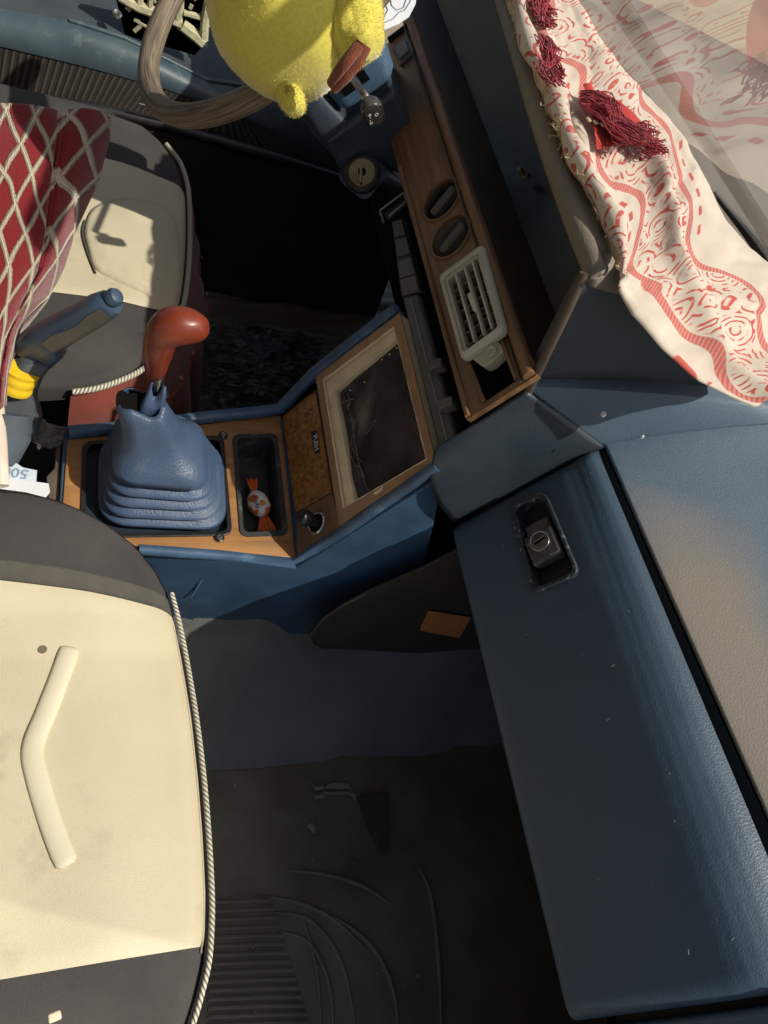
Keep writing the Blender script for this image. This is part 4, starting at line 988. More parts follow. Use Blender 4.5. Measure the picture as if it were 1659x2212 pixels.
def gpf(a, b):
    t = lerp(.16, .97, a); th = lerp(-1.15, .12, b) + .10 * math.sin(a * 9); wx_, wz_ = lerp(.0136, .0127, a), lerp(.0163, .0146, a)
    cs_, sn_ = math.cos(th), math.sin(th)
    k_ = (abs(cs_) ** 4 + abs(sn_) ** 4) ** -.25
    return roob.lerp(tipb, t) + hu * .0028 + hsd * wx_ * cs_ * k_ + hu * wz_ * sn_ * k_
grid('grip_patch', gpf, 30, 16, plain('worn_grip', (.13, .115, .088), .4, .15, 25, dust=.15, wear=((.05, .08, .12), 40, .6), rv=.1), hb)
disc('release_button', tipb + hu * .004, hd, .0075, .01, m_hb, hb, prof=[(.006, 0), (.0085, .003), (.0088, .008), (.007, .012), (.003, .0135)])
rings2 = []
for (px, py, z, wx, wy) in ((20, 905, .37, .034, .030), (25, 870, .395, .026, .024), (42, 830, .42, .019, .017), (62, 795, .44, .016, .015), (82, 765, .455, .016, .017)):
    rings2.append(rr_ring(tuple(U(px, py, z=z)), wx, wy, z, .4, 6, .06, z))
loft('brake_boot', rings2, plain('boot_grey', (.06, .075, .085), .6, .2, 20, dust=.2, grain='fabric', gs=800, gst=.4), hb, sharp=80)
yt = []
c0, c1_ = U(28, 838, z=.425), U(46, 798, z=.447)
tube('yellow_tape', [c0.lerp(c1_, q / 14) for q in range(15)], [.0180 + .0010 * abs(math.sin(q * .5 + .4)) for q in range(15)], m_yel, hb, seg=24)
# lower blue-grey cloth boot sleeve below
tube('boot_sleeve', [U(20, 890, z=.40), U(15, 930, z=.385), U(-20, 975, z=.37)], [.021, .026, .03], plain('sleeve_cloth', (.075, .095, .115), .75, .2, 16, grain='fabric', gs=900, gst=.5), hb, seg=16)

# scrap of grey carpet, bank note, cards
def scr(a, b):
    q = [U(60, 905, z=.375), U(148, 922, z=.375), U(128, 955, z=.372), U(78, 968, z=.370)]
    p = q[0].lerp(q[1], a).lerp(q[3].lerp(q[2], a), b); return p + V(.004 * noise.noise(V(a * 6, b * 6, 0)), .004 * noise.noise(V(a * 6, b * 6, 9)), .006 * noise.noise(V(a * 4, b * 4, 4)))
grid('carpet_scrap', scr, 20, 14, m_wool, label='ragged scrap of grey carpet behind the console', cat='carpet scrap', solid=.004)
def Nz(px, py, z=.372): return U(px, py, z=z)
nt_ = thing('banknote', 'folded pale blue and white banknote behind the gaiter panel', 'banknote', tuple(Nz(40, 1025)))
m_note = plain('note_paper', (.60, .68, .74), .7, .12, 60)
prism('note_sheet', [Nz(-30, 985), Nz(22, 992), Nz(50, 1010), Nz(80, 1016), Nz(78, 1045), Nz(-30, 1040)], V(0, 0, -.0012), m_note, nt_, bevel=0)
text('note_figures', '500', .017, Nz(34, 1020, .3728), (Nz(0, 1014) - Nz(60, 1024)), V(0, -1, 0), plain('note_ink', (.25, .33, .45), .7), nt_)
prism('white_card', [Nz(-30, 1036, .376), Nz(20, 1032, .376), Nz(105, 1044, .376), Nz(108, 1062, .376), Nz(90, 1085, .374), Nz(-30, 1080, .376)], V(0, 0, -.002), m_white, label='white card under the banknote beside the passenger seat', cat='card', bevel=.0004)
tube('white_tube', [Nz(-8, 880, .41), Nz(-2, 960, .40), Nz(2, 1050, .385)], .008, plain('ivory_plastic', (.66, .56, .46), .5), label='ivory plastic tube at the left edge beside the banknote', cat='tube', seg=14)
prism('metal_bracket', [Nz(100, 1030, .365), Nz(118, 1010, .365), Nz(122, 945, .365), Nz(132, 945, .365), Nz(128, 1085, .365), Nz(105, 1085, .365)], V(0, 0, -.004), m_rimtrim, label='dark worn metal edge at the rear end of the console', cat='bracket', bevel=.001)
# ================================================================== STEERING
st = thing('steering_wheel', 'steering wheel rim in cracked tan covering, in front of the driver door', 'steering wheel', (.182, .919, .756))
tl = .654; ax = V(math.cos(tl), 0, -math.sin(tl)); upv = V(math.sin(tl), 0, math.cos(tl)); WC = V(.182, .919, .756)
yaw = -.012
rimp = [WC + (V(0, 1, 0) * math.cos(a) + upv * math.sin(a)) * .194 for a in [i * 2 * math.pi / 160 for i in range(160)]]
tube('rim', rimp, [.0125 + .0006 * noise.noise(p * 20) for p in rimp], m_bark, st, seg=22, closed=True)
disc('hub', WC + ax * .035, -ax, .045, .03, m_black, st, prof=[(.045, 0), (.045, .015), (.038, .024), (.02, .027)])
for s in (-1, 1):
    tube('spoke', [WC + ax * .02, WC + V(0, s * .1, 0) + ax * .014 - upv * .01, WC + V(0, s * .185, 0) - upv * .02], [.016, .012, .01], m_black, st, flat=.5, seg=12)
col = thing('steering_column', 'dusty blue steering column shroud with ignition lock and tagged stalk', 'steering column', (.30, .92, .55))
def cs(s, w_, h): return WC + ax * s + V(0, w_, 0) + upv * h
def crng(s, w_, h0, h1): return [p for p in rpoly([cs(s, -w_, h0), cs(s, w_, h0), cs(s, w_, h1), cs(s, -w_, h1)], .016, 5)]
m_coldk = plain('column_dark_plastic', (.034, .048, .070), .42, .25, 16, dust=.10, grain='rough', gs=400, gst=.12)
loft('upper_shroud', [crng(.045, .052, -.03, .045), crng(.055, .058, -.032, .05), crng(.10, .060, -.030, .052), crng(.135, .060, -.028, .050), crng(.142, .056, -.026, .045)], m_blue, col, sharp=40)
loft('lower_shroud', [crng(.05, .055, -.062, -.034), crng(.10, .058, -.070, -.032), crng(.15, .060, -.072, -.028), crng(.19, .060, -.07, -.02)], m_coldk, col, sharp=40)
# dark quarter panel running to the dash
qp = [U(*p, y=.858) for p in ((700, 305), (852, 196), (878, 255), (935, 305), (872, 385), (800, 345), (735, 372))]
prism('cowl_panel', qp, (0, .12, 0), m_coldk, col, bevel=.006, bseg=3)
# ignition boss
ig = U(782, 372, y=.835); ign = V(-.42, -.62, .66).normalized()
loft('ignition_housing', [rpoly([ig + V(.05, .06, -.03) + V(dx, dy, 0) for dx, dy in ((-.05, -.03), (.04, -.03), (.04, .05), (-.05, .05))], .012, 5), rpoly([ig - ign * .010 + (ign.orthogonal().normalized() * a + ign.cross(ign.orthogonal().normalized()) * b) for a, b in ((-.024, -.024), (.024, -.024), (.024, .024), (-.024, .024))], .012, 5)], m_coldk, col, sharp=80)
disc('ignition_collar', ig - ign * .012, ign, .022, .012, m_black, col, prof=[(.024, 0), (.022, .010), (.0185, .0125)])
ib = disc('ignition_lock', ig, ign, .017, .003, m_oldmetal, col, prof=[(.0165, -.002), (.0165, .0012), (.0155, .002), (.0155, .0012), (.004, .0010)])
e1 = ign.orthogonal().normalized(); e2 = ign.cross(e1)
frame('inner_ring', [ig + ign * .003 + (e1 * math.cos(a) + e2 * math.sin(a)) * .0065 for a in [i * math.pi / 12 for i in range(24)]], [ig + ign * .003 + (e1 * math.cos(a) + e2 * math.sin(a)) * .0052 for a in [i * math.pi / 12 for i in range(24)]], -ign * .003, m_metal, ib, bevel=.0002)
kdn = (U(780, 400, pl=(ig + ign * .01, ign)) - U(781, 375, pl=(ig + ign * .01, ign))).normalized()
obox('key_blade', ig + ign * .010 + kdn * .006, kdn, kdn.cross(ign), ign, (.010, .0012, .009), m_oldmetal, ib, bevel=.0006)
tube('lock_socket', [ig + ign * .001, ig + ign * .004], .0045, m_dk, ib, seg=16)
# tagged stalk
stp = [U(784, 200, z=.73), U(794, 214, z=.726), U(800, 225, z=.722)]
sk = thing('indicator_stalk', 'small grey stalk tip with white arrows beside the blue column', 'stalk', tuple(stp[0]))
tube('stalk_arm', [cs(.10, -.03, 0), stp[0], stp[1], stp[2]], [.004, .004, .0045, .006], m_metal, sk, seg=10)
tc_ = U(804, 240, z=.718); td = (U(812, 262, z=.70) - U(797, 215, z=.728)).normalized(); tn = (CAM - tc_).normalized(); tn = (tn - td * tn.dot(td)).normalized(); ts_ = td.cross(tn)
m_tag = plain('stalk_black', (.03, .03, .03), .3, .2, 30, dust=.2)
tg = loft('stalk_tip', [[tc_ + td * s + ts_ * p.x + tn * p.y for p in rpoly([V(-w_, -.006, 0), V(w_, -.006, 0), V(w_, .006, 0), V(-w_, .006, 0)], .004, 4)] for s, w_ in ((-.017, .005), (-.012, .0095), (-.006, .0115), (.013, .0105), (.0155, .008))], m_tag, sk, sharp=60)
m_mark = plain('white_mark', (.7, .7, .68), .5)
def arrow(c, d, L):
    s_ = d.cross(tn); return [boxv(c, d, s_, tn, (L, .00035, .0002)), boxv(c + d * L * .8 + s_ * .0008, (d - s_ * .9).normalized(), (d + s_).normalized(), tn, (.0013, .00035, .0002)), boxv(c + d * L * .8 - s_ * .0008, (d + s_ * .9).normalized(), (d - s_).normalized(), tn, (.0013, .00035, .0002))]
multi('arrow_marks', arrow(tc_ + tn * .0063 + ts_ * .004 - td * .002, -td, .003) + arrow(tc_ + tn * .0063 + ts_ * .005 + td * .007, td, .003) , m_mark, tg, smooth=False)
disc('lamp_mark', tc_ + tn * .0061 - ts_ * .003 - td * .001, tn, .002, .0003, m_mark, tg, seg=14, prof=[(.0022, 0), (.0022, .0003), (.0016, .0003), (.0016, 0)], cap=(0, 0))
frame('silver_edge', [tc_ + tn * .0058 + td * p.y + ts_ * p.x for p in rpoly([V(-.0108, -.012, 0), V(.0108, -.012, 0), V(.0100, .014, 0), V(-.0100, .014, 0)], .003, 4)], [tc_ + tn * .0058 + td * p.y + ts_ * p.x for p in rpoly([V(-.0096, -.0108, 0), V(.0096, -.0108, 0), V(.009, .0128, 0), V(-.009, .0128, 0)], .003, 4)], -tn * .001, m_metal, tg, bevel=0)
# slot in the shroud behind the stalk
prism('stalk_slot', [cs(.085, -.0605, -.012), cs(.125, -.0605, -.012), cs(.125, -.0605, .022), cs(.085, -.0605, .022)], (0, -.0015, 0), m_dk, col, bevel=0)

# ================================================================== TOY
toy = thing('plush_toy', 'round yellow plush toy hanging in front of the steering wheel', 'plush toy', tuple(U(640, 60, z=.80)))
TC = U(632, 20, z=.815)
fur_src = []
def blob(name, c, R_, axes=None, mat=m_plush, ns=48, nr=28, lump=.03, seed=0, fur=True):
    ax_ = axes or (V(1, 0, 0), V(0, 1, 0), V(0, 0, 1)); v = []; f = []
    for i in range(nr + 1):
        th = math.pi * i / nr
        for j in range(ns):
            ph = 2 * math.pi * j / ns; d = V(math.sin(th) * math.cos(ph), math.sin(th) * math.sin(ph), math.cos(th))
            k_ = 1 + lump * noise.noise(d * 1.8 + V(seed, 0, 0)) + lump * .3 * noise.noise(d * 6 + V(seed, 3, 0))
            p = Vector(c) + (ax_[0] * d.x * R_[0] + ax_[1] * d.y * R_[1] + ax_[2] * d.z * R_[2]) * k_
            v.append(p)
            if fur: fur_src.append((p, (p - Vector(c)).normalized()))
    for i in range(nr):
        for j in range(ns): f.append([i * ns + j, i * ns + (j + 1) % ns, (i + 1) * ns + (j + 1) % ns, (i + 1) * ns + j])
    return build(name, v, f, mat, toy, sharp=180)
view = (CAM - TC).normalized(); rx = (R3 @ V(1, 0, 0)); ry = (R3 @ V(0, 1, 0)); rz = R3 @ V(0, 0, 1)
# px per metre at the toy
kpm = (U(700, 20, pl=(TC, rz)) - U(600, 20, pl=(TC, rz))).length / 100
def T(px, py, o=0): return U(px, py, pl=(TC + rz * o, rz))
blob('toy_body', T(620, 10, -.005), (172 * kpm, 186 * kpm, .078), (rx, ry, rz), lump=.05)
blob('toy_arm', T(762, 48, .012), (66 * kpm, 84 * kpm, .034), ((rx + ry * .25).normalized(), (ry - rx * .25).normalized(), rz), lump=.14, seed=4)
blob('toy_arm', T(640, -120, .02), (120 * kpm, 80 * kpm, .05), (rx, ry, rz), lump=.14, seed=9)
blob('toy_foot', T(628, 212, -.010), (27 * kpm, 40 * kpm, .014), ((rx + ry * .6).normalized(), (ry - rx * .6).normalized(), rz), lump=.12, seed=7, ns=28, nr=18)
tube('felt_flap', [T(786, 95, .05), T(768, 130, .045), T(742, 162, .035), T(718, 188, .025)], [.007, .0075, .0075, .006], m_felt, toy, seg=12, flat=.6, up=rz)
tube('felt_flap', [T(776, 98, .052), T(752, 128, .050), T(728, 158, .040), T(712, 180, .028)], [.005, .005, .005, .004], m_felt, toy, seg=10, flat=.6, up=rz)
fu = []
for (p, n2) in random.sample(fur_src, min(len(fur_src), 4600)):
    for _ in range(5):
        t1 = n2.orthogonal().normalized(); t2 = n2.cross(t1); a = random.uniform(0, 6.28)
        b0_ = p + (t1 * random.uniform(-1, 1) + t2 * random.uniform(-1, 1)) * .0035 - n2 * .0005
        side = (t1 * math.cos(a) + t2 * math.sin(a)) * .00028; lean = (t1 * random.uniform(-1, 1) + t2 * random.uniform(-1, 1)) * .0013
        fu.append(([b0_ - side, b0_ + side, b0_ + n2 * random.uniform(.0010, .0021) + lean * .8], [[0, 1, 2]]))
multi('fur', fu, m_plush, toy, smooth=False)
# white card with hexagon outlines behind the toy
wc = thing('printed_white_card', 'stiff white card with thin hexagon outlines behind the yellow toy', 'card', tuple(U(845, 20, z=.78)))
def Wp(px, py, o=0): return U(px, py, z=.78 + o)
prism('card_sheet', [Wp(790, -60), Wp(905, -60), Wp(898, 8), Wp(884, 35), Wp(862, 50), Wp(815, 70), Wp(790, 60)], V(0, 0, -.0012), m_white, wc, bevel=0)
ml = plain('thin_ink', (.16, .17, .2), .6)
it = []
for hx in ([(812, 0), (832, 8), (838, 22), (830, 36), (818, 40)], [(842, -10), (846, 12), (856, 22), (872, 16), (880, -10)], [(816, 55), (850, 40), (862, 26), (874, 22), (886, 4), (890, -20)]):
    it.append(tubev([Wp(*p, .0006) for p in hx], .00045, 5))
multi('card_outlines', it, ml, wc)

# ================================================================== DRIVER DOOR
door = thing('driver_door', 'blue driver door trim with broken cream pocket and ribbed lower carpet', 'car door', (.3, 1.3, 0))
DL = [(-220, 60), (0, 100), (180, 143), (350, 190), (480, 235), (560, 268), (680, 330), (820, 400)]      # lower edge of blue trim
DU = [(-220, -20), (0, 18), (150, 45), (270, 84), (400, 150), (440, 172), (560, 190), (700, 250)]
def drow_(P, a):
    q = poly1([(i / (len(P) - 1),) + P[i] for i in range(len(P))], a); return q
m_door = plain('door_plastic', (.055, .085, .105), .42, .2, 12, dust=.14, dustc=(.2, .2, .17, 1), wear=((.16, .2, .2), 30, .4), grain='rough', gs=500, gst=.15)
m_doord = plain('door_shelf_plastic', (.05, .062, .066), .5, .25, 12, dust=.1, grain='rough', gs=500, gst=.15)
def doorf(a, b):
    lo = U(*drow_(DL, a), y=1.30); hi = U(*drow_(DU, a), y=1.335)
    if b < .15: return lo + V(0, .02, -.01) * (1 - b / .15)
    t = (b - .15) / .85; c = math.sin(t * math.pi / 2)
    return V(lerp(lo.x, hi.x, t), lerp(lo.y, hi.y, 1 - math.cos(t * math.pi / 2)), lerp(lo.z, hi.z, c))
grid('door_trim', doorf, 50, 20, m_door, door)
def shelf(a, b):
    hi = U(*drow_(DU, a), y=1.335); return V(hi.x, hi.y + .30 * b, hi.z + .0 + .012 * math.sin(b * 3.1))
grid('door_shelf', shelf, 40, 10, m_doord, door)
tube('trim_edge_bead', [U(*p, y=1.334) + V(0, 0, .001) for p in DU[2:]], .004, m_door, door, seg=8)  # thin bead along the upper trim edge, same plastic as the trim
scw = U(253, 33, y=1.34); disc('door_screw', scw + V(0, -.004, .004), V(0, -.5, .85), .006, .004, m_metal, door, prof=[(.0075, 0), (.0075, .002), (.005, .004), (.003, .0035)])
# broken pocket
m_brk = plain('brittle_cream_foam', (.55, .52, .33), .8, .2, 60, dust=.3, dustc=(.25, .22, .12, 1), grain='rough', gs=200, gst=.8)
def Dk(px, py, o=0): return U(px, py, y=1.345) + V(0, 0, .006 + o)
prism('pocket_void', [Dk(275, -70), Dk(470, -70), Dk(440, 100), Dk(420, 122), Dk(270, 78), Dk(250, 0)], V(0, .0, -.004), m_dk, door, bevel=0)
prs = []
def strip3(P, r): return tubev([Dk(*p, .004) for p in P], r, 7, flat=1.4)
random.seed(5)
for P, r in (([(258, 4), (300, 28), (350, 45), (390, 62)], .007), ([(383, 62), (386, 30), (388, -30)], .006), ([(322, 40), (325, 10), (328, -30)], .004), ([(300, 24), (302, -20)], .005), ([(392, 66), (420, 88), (438, 104)], .008), ([(438, 100), (440, 60), (450, 0)], .006), ([(330, 42), (360, 20), (386, 14)], .004), ([(395, 40), (430, 50)], .004), ([(262, 0), (262, -40)], .006)):
    prs.append(strip3(P, r))
for i in range(26):
    px, py = random.uniform(270, 440), random.uniform(-30, 90)
    a = random.uniform(0, 3.1)
    prs.append(boxv(Dk(px, py, .002), V(math.cos(a), 0, math.sin(a)), V(-math.sin(a), 0, math.cos(a)), V(0, 1, 0), (random.uniform(.003, .012), random.uniform(.001, .003), .003)))
multi('pocket_shards', [(q[0], q[1]) for q in prs], m_brk, door, smooth=False)
prism('grey_flap', rpoly([Dk(500, 62, .01), Dk(545, 66, .01), Dk(560, 110, .006), Dk(470, 96, .006)], .006, 3), V(0, .0, -.003), plain('pale_grey_plastic', (.24, .25, .24), .4, dust=.2), door, bevel=.001)
# ribbed panel
RL = [(-220, 130), (0, 195), (190, 222), (350, 262), (600, 335), (760, 382), (960, 440)]
def ribf(a, b):
    lo = U(*drow_(RL, a), y=1.285); hp = U(*drow_(DL, a), y=1.305); return V(lerp(lo.x, hp.x + .0, b), lerp(lo.y, hp.y, b), lerp(lo.z, hp.z + .012, b))
grid('ribbed_panel', ribf, 80, 8, m_ribs, door, uvf=lambda a, b: (a * 78 + b * .8, b))
# sill below
sl_ = [U(-200, 110, y=1.27)] + [U(*p, y=1.265) for p in ((0, 205), (190, 232), (350, 268), (600, 342), (900, 440))]
sill = thing('door_sill', 'black door sill with thin bright metal edge by the driver floor', 'sill', (.3, 1.27, .15))
grid('sill_wall', lambda a, b: (lambda p: V(p.x, lerp(1.262, 1.21, b), lerp(p.z - .003, 0.0, b)))(sl_[min(int(a * 5), 4)].lerp(sl_[min(int(a * 5), 4) + 1], a * 5 - min(int(a * 5), 4))), 40, 10, m_carpet, sill)
tube('sill_top', sl_, .010, m_black, sill, seg=10)
tube('bright_edge', [U(p[0], p[1], y=1.250) for p in ((300, 224), (345, 236), (408, 256))], .0022, m_metal, sill, seg=6)

# driver floor: plastic bag + seam
def bagf(a, b):
    q = [U(430, 700, z=.05), U(700, 730, z=.05), U(640, 900, z=.04), U(400, 905, z=.04)]
    p = q[0].lerp(q[1], a).lerp(q[3].lerp(q[2], a), b)
    r1 = 1 - abs(noise.noise(V(a * 2.5 + b * 2, b * 7 - a * 3, 1))) * 2.4; r2 = 1 - abs(noise.noise(V(a * 5 + b * 3, b * 19 - a * 8, 5))) * 2.4
    return p + V(0, 0, .014 * r1 + .006 * r2 - .02 * (abs(a - .5) * 2) ** 3)
grid('plastic_bag', bagf, 70, 60, m_bag, label='crumpled black plastic bag on the driver floor below the gear knob', cat='plastic bag', sharp=25)
tube('floor_cable', [U(400, 428, z=.06), U(500, 455, z=.05), U(600, 485, z=.045), U(720, 520, z=.04)], .0016, plain('pale_cable', (.16, .16, .15), .5), label='thin pale wire crossing the driver footwell', cat='wire', seg=6)
mat2 = thing('driver_floor_mat', 'black driver floor mat with long creases', 'floor mat', (.4, .9, 0))
def dmf(a, b):
    q = [U(420, 600, z=.02), U(860, 600, z=.02), U(860, 860, z=.02), U(420, 800, z=.02)]
    p = q[0].lerp(q[1], a).lerp(q[3].lerp(q[2], a), b); return p + V(0, 0, .012 * noise.noise(V(a * 3, b * 14, 2)) + .008)
grid('mat_sheet', dmf, 30, 60, m_rubber, mat2)

# ================================================================== PASSENGER FOOTWELL
fm = thing('passenger_floor_mat', 'worn black rubber floor mat with moulded arcs in the passenger footwell', 'floor mat', (.35, .1, 0))
def pmf(a, b):
    x = lerp(-.02, .74, a); y = lerp(-.30, .288, b)
    return V(x, y, .013 + .004 * noise.noise(V(x * 8, y * 8, 3)) + .0015 * noise.noise(V(x * 30, y * 30, 3)))
grid('mat_sheet', pmf, 90, 80, m_rubber, fm)
it = []
def Gz(px, py, z=.0165): return U(px, py, z=z)
arcs = [[(655, 1925), (700, 1945), (740, 1985), (760, 2030), (768, 2090)][:0] or [(622, 1880), (700, 1888), (780, 1912), (850, 1955)],
        [(560, 1935), (640, 1948), (720, 1985), (790, 2050)], [(590, 1970), (660, 1982), (710, 2030), (745, 2100), (768, 2212)],
        [(600, 2010), (660, 2030), (695, 2080), (715, 2150), (722, 2260)], [(655, 1985), (672, 2040), (686, 2110), (694, 2212)], [(690, 1965), (760, 2005), (815, 2060), (850, 2140), (862, 2240)], [(905, 1870), (930, 1930), (942, 2010), (950, 2110), (955, 2260)]]
for A in arcs:
    pp = [Vector(p) for p in catmull([tuple(Gz(*q, .0145)) for q in A], 6)]; m_ = len(pp)
    it.append(tubev(pp, [.0008 + .0026 * min(1, min(i, m_ - 1 - i) / 7) for i in range(m_)], 8, flat=.8, up=(0, 0, 1)))
multi('moulded_arcs', it, plain('mat_ridge', (.185, .17, .13), .45, .3, 20, dust=.2), fm)
it = []
for i in range(15):
    y0 = 1950 + i * 19
    it.append(tubev([Gz(450, y0), Gz(560, y0 - 5), Gz(585 + i * 6, y0 - 6)], .0026, 6, flat=.5, up=(0, 0, 1)))
multi('mat_ribs', it, m_rubber, fm)
prism('mat_corner', [Gz(770, 1720, .020), Gz(838, 1712, .026), Gz(842, 1800, .020), Gz(832, 1850, .02), Gz(800, 1800, .018)], V(0, 0, -.002), plain('mat_flap', (.05, .045, .03), .6, dust=.15), fm, bevel=0)
prism('mat_edge', [U(990, 1300, z=.05), U(1000, 1290, z=.05), U(1000, 1300, z=.05)], V(0, 0, -.001), m_rubber, fm, bevel=0) if False else None
# debris flakes: each one a thing
random.seed(31); gr_ = []
for i in range(150):
    c = Gz(random.uniform(450, 1150), random.uniform(1640, 2200), .0205); q = random.uniform(.0004, .0013)
    gr_.append(boxv(c, V(1, .4, 0).normalized(), V(-.4, 1, 0).normalized(), V(0, 0, 1), (q, q * random.uniform(.4, 1), q * .6)))
multi('grit', gr_, plain('grit_tan', (.30, .27, .20), .9, .5, 90), fm, kind='stuff', smooth=False)
fl = [[(672, 1690), (684, 1700), (697, 1696), (700, 1704), (682, 1708)], [(700, 1703), (715, 1692), (735, 1690), (752, 1694), (757, 1703), (730, 1704)], [(700, 1711), (756, 1711), (757, 1715), (702, 1716)], [(678, 1718), (700, 1716), (701, 1724), (681, 1726)], [(745, 1713), (770, 1714), (767, 1724), (770, 1736), (763, 1722)], [(664, 1784), (675, 1776), (682, 1790), (678, 1800)], [(505, 1694), (511, 1690), (508, 1702)], [(1194, 2008), (1200, 2012), (1198, 2026), (1191, 2016)]]
wh = ['jagged pale flake left of the white curl', 'half-moon white flake, largest of the debris', 'thin white sliver just under the half-moon flake', 'small square pale flake under the jagged one', 'curled white shaving at the right end of the debris', 'dull lumpy crumb below the rest of the debris', 'tiny pale crumb near the passenger seat piping', 'cream crumb at the lower edge of the glovebox']
for i, P in enumerate(fl):
    zz = .022
    prism('paper_flake', [Gz(*p, zz) for p in P], V(0, 0, -.0015), plain('flake_%d' % i, (.34, .32, .27) if i < 7 else (.4, .35, .28), .8), label=wh[i] + ' on the floor mat' if i < 7 else wh[i], cat='flake', group='pale flakes of debris', bevel=0)
# orange sticker on the tunnel side carpet
oc = thing('side_kick_panel', 'dark felt kick panel with a ragged curved edge beside the passenger footwell', 'panel', (.4, .38, .15))
kpv = [U(*p, y=.372) for p in ((672, 1392), (668, 1370), (700, 1335), (790, 1282), (900, 1235), (1010, 1180), (1060, 1400), (900, 1412), (780, 1405), (700, 1402))]
prism('felt_board', kpv, (0, .004, 0), plain('felt_dark', (.045, .04, .035), .9, .25, 14, dust=.06, dustc=(.08, .07, .06, 1), grain='fabric', gs=500, gst=.8), oc, bevel=.001)
tube('frayed_edge', [U(*p, y=.371) for p in ((700, 1402), (676, 1392), (669, 1372), (700, 1335), (740, 1308), (790, 1282))], .0018, plain('fray', (.12, .10, .07), .9), oc, seg=6)
prism('orange_patch', [U(*p, y=.369) for p in ((926, 1320), (948, 1323), (1016, 1334), (1010, 1348), (992, 1378), (908, 1362), (912, 1348))], (0, .001, 0), m_orange, label='plain orange card patch stuck in the passenger footwell', cat='patch', bevel=0)

# ================================================================== CLOTH
cl = thing('printed_cloth', 'cream cotton cloth with red scroll print and crimson fringe draped over the dashboard', 'cloth', (.55, .7, .79))
CR = [  # v, left px,py,z ; right px,py,z
    (-.2, 980, -340, .806, 1120, -270, .802), (0, 1088, -70, .806, 1180, -70, .802), (.10, 1118, 30, .806, 1214, 22, .800), (.22, 1160, 140, .808, 1262, 90, .801), (.34, 1205, 250, .808, 1320, 165, .802),
    (.46, 1262, 370, .808, 1392, 240, .803), (.56, 1318, 480, .808, 1466, 312, .806), (.64, 1348, 560, .808, 1528, 396, .812), (.70, 1342, 612, .803, 1566, 466, .813),
    (.76, 1372, 672, .798, 1612, 536, .808), (.84, 1440, 745, .790, 1680, 615, .800), (.92, 1520, 812, .784, 1760, 700, .795), (1.0, 1640, 872, .778, 1800, 800, .795)]
def clf(a, b):
    b0 = b; b = lerp(-.2, 1, b)
    r = poly1(CR, b); L_ = U(r[0], r[1], z=r[2]); Rr = U(r[3], r[4], z=r[5])
    Rr = U(r[3] + 26 - 14 * sm(.5, .62, b), r[4] - 6, z=r[5])
    p = L_.lerp(Rr, a); n_2 = V(0, 0, 1)
    h = .006 * math.sin(a * 7 + b * 5) + .007 * noise.noise(V(a * 2.2, b * 7, 0)) + .003 * noise.noise(V(a * 6, b * 20, 5))
    if b < .6:      # tucked folds lengthwise
        h += .007 * (abs(math.sin(a * 5.0 + b * 3)) - .5)
    h += .010 * math.exp(-((a + b * .9 - 1.05) / .06) ** 2) * sm(.35, .6, b)       # diagonal crease
    e = sm(0, .06, a); p = p + n_2 * (h * (.25 + .75 * e))
    if b < .62 or p.y > .445: p.z = max(p.z, .8055 + .002 * noise.noise(V(a * 9, b * 30, 2)))
    if a < .03: p = p + V(0, 0, -.010) * (1 - a / .03) * (1 if b < .62 else .4)
    return p
grid('cloth_sheet', clf, 60, 200, m_cloth, cl, uvf=lambda a, b: (a * lerp(.085, .19, sm(.3, .75, lerp(-.2, 1, b))), lerp(-.2, 1, b) * .95), solid=.0012, sharp=180)
# rolled hem along the dash side
def hem(i): 
    b = i / 40 * .68; r = poly1(CR, b); return U(r[0] + 5 + 5 * math.sin(b * 26), r[1], z=r[2] + .010 + .002 * math.sin(b * 40))
tv_, tf_, tuv = tubev([hem(i) for i in range(41)], [(.0085 + .0022 * math.sin(i * .8)) * (1 if i < 33 else 1 - (i - 33) / 9) for i in range(41)], 14)
build('rolled_hem', tv_, tf_, m_cloth, cl, uvs=[(u * .9 + .02, v * .06 + .05) for u, v in tuv] and [(.03 + v * .05, u) for u, v in tuv])
# frayed jute edge
random.seed(11); it = []
for i in range(150):
    b = random.uniform(0, .66); r = poly1(CR, b); c = U(r[0] - 8 + random.uniform(-6, 8), r[1], z=r[2] + .004)
    d = V(random.uniform(-.25, .1), random.uniform(-1, .1), random.uniform(-.1, .2)).normalized() * random.uniform(.006, .018) * (1.5 if .28 < b < .5 else .4)
    k_ = V(random.uniform(-1, 1), random.uniform(-1, 1), random.uniform(0, 1)) * .006
    it.append(tubev([Vector(p) for p in catmull([tuple(c), tuple(c + d * .4 + k_), tuple(c + d * .8 - k_ * .5), tuple(c + d)], 3)], .0006, 4))
it.append(tubev([U(poly1(CR, i / 40 * .66)[0] - 7, poly1(CR, i / 40 * .66)[1], z=.810) for i in range(41)], [.0042 + .0012 * math.sin(i * 1.7) for i in range(41)], 8))
multi('frayed_edge', it, m_jute, cl)
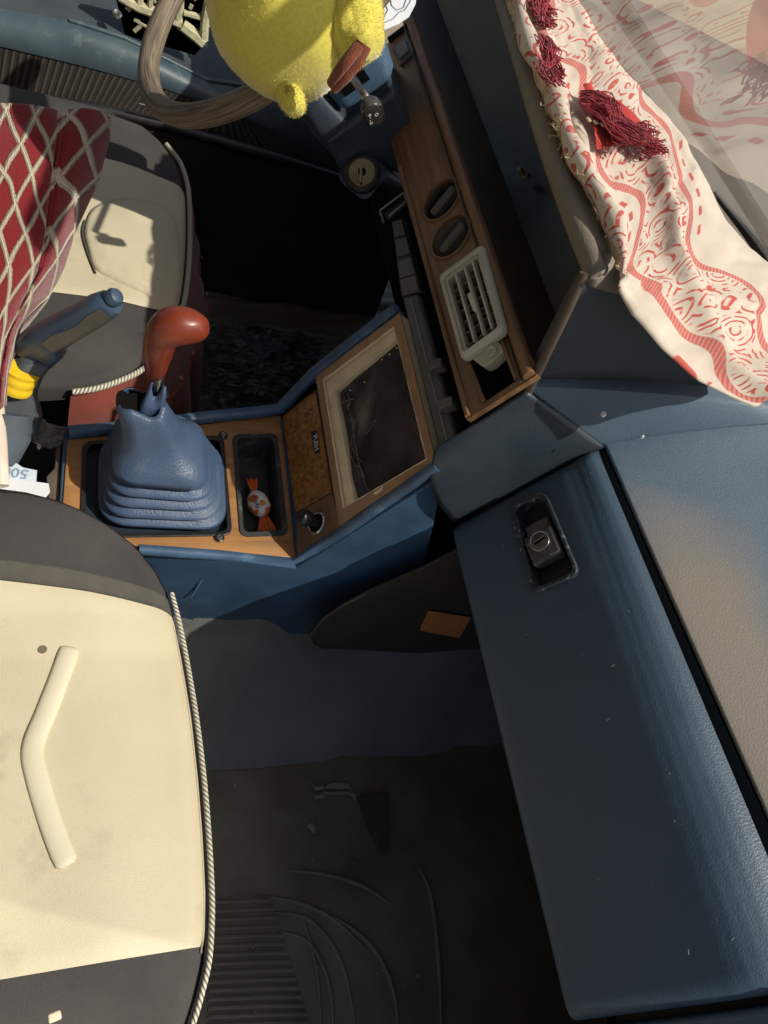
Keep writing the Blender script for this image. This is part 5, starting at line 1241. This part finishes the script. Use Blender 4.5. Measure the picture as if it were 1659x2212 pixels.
# tassels
def tassel(px, py, z, dpx, dpy, n, spread, L, seed):
    random.seed(seed); out = []
    for i in range(n):
        c = U(px + random.uniform(-spread, spread), py + random.uniform(-spread, spread), z=z + random.uniform(0, .006))
        e = U(px + dpx + random.uniform(-spread, spread) * 1.3, py + dpy + random.uniform(-spread, spread) * 1.3, z=z + random.uniform(-.002, .012))
        d = e - c; k_ = V(random.uniform(-1, 1), random.uniform(-1, 1), random.uniform(0, 1)) * .008
        out.append(tubev([Vector(p) for p in catmull([tuple(c), tuple(c + d * .35 + k_), tuple(c + d * .7 - k_), tuple(e)], 3)], [.00065] * 10, 4))
    return out
ts2 = tassel(1150, -12, .818, 34, 52, 90, 16, 0, 1) + tassel(1162, 88, .818, 40, 80, 120, 16, 0, 2) + tassel(1180, 110, .818, 14, 30, 26, 20, 0, 3) + tassel(1268, 212, .826, 105, 78, 210, 17, 0, 4) + tassel(1372, 282, .818, 55, 34, 60, 14, 0, 5)
multi('fringe', ts2, m_fringe, cl)
RP = [(1256, 186), (1300, 200), (1412, 296), (1290, 322)]
def rpf(a, b):
    q = [U(*p, z=.8190) for p in RP]; p = q[0].lerp(q[1], a).lerp(q[3].lerp(q[2], a), b)
    return p + V(0, 0, .003 * math.sin(a * 6 + b * 4) + .002)
grid('red_border', rpf, 24, 24, plain('plain_red_cotton', (.50, .05, .04), .85, .15, 30, grain='fabric', gs=900, gst=.5), cl)
bs_ = []
for i in range(9):
    t = i / 8; c = U(lerp(1272, 1392, t), lerp(258, 306, t ** 1.3) + 4 * math.sin(t * 5), z=.8245); bs_.append(boxv(c, V(1, .3, 0).normalized(), V(-.3, 1, 0).normalized(), V(0, 0, 1), (.0016, .0024, .0008)))
multi('woven_dots', bs_, m_creampipe, cl)
# small white specks on the dash top
for i, (px, py, s, lb) in enumerate(((1303, 896, .0035, 'white speck on the dash top below the cloth'), (1387, 945, .0015, 'tiny pale speck on the dash top above the glovebox'))):
    c = U(px, py, z=.688); prism('paint_speck', [c + V(s * math.cos(a) * random.uniform(.7, 1.2), s * math.sin(a) * random.uniform(.6, 1), .002) for a in (0, 1.2, 2.2, 3.3, 4.4, 5.4)], V(0, 0, -.003), m_white, label=lb, cat='speck', bevel=0)
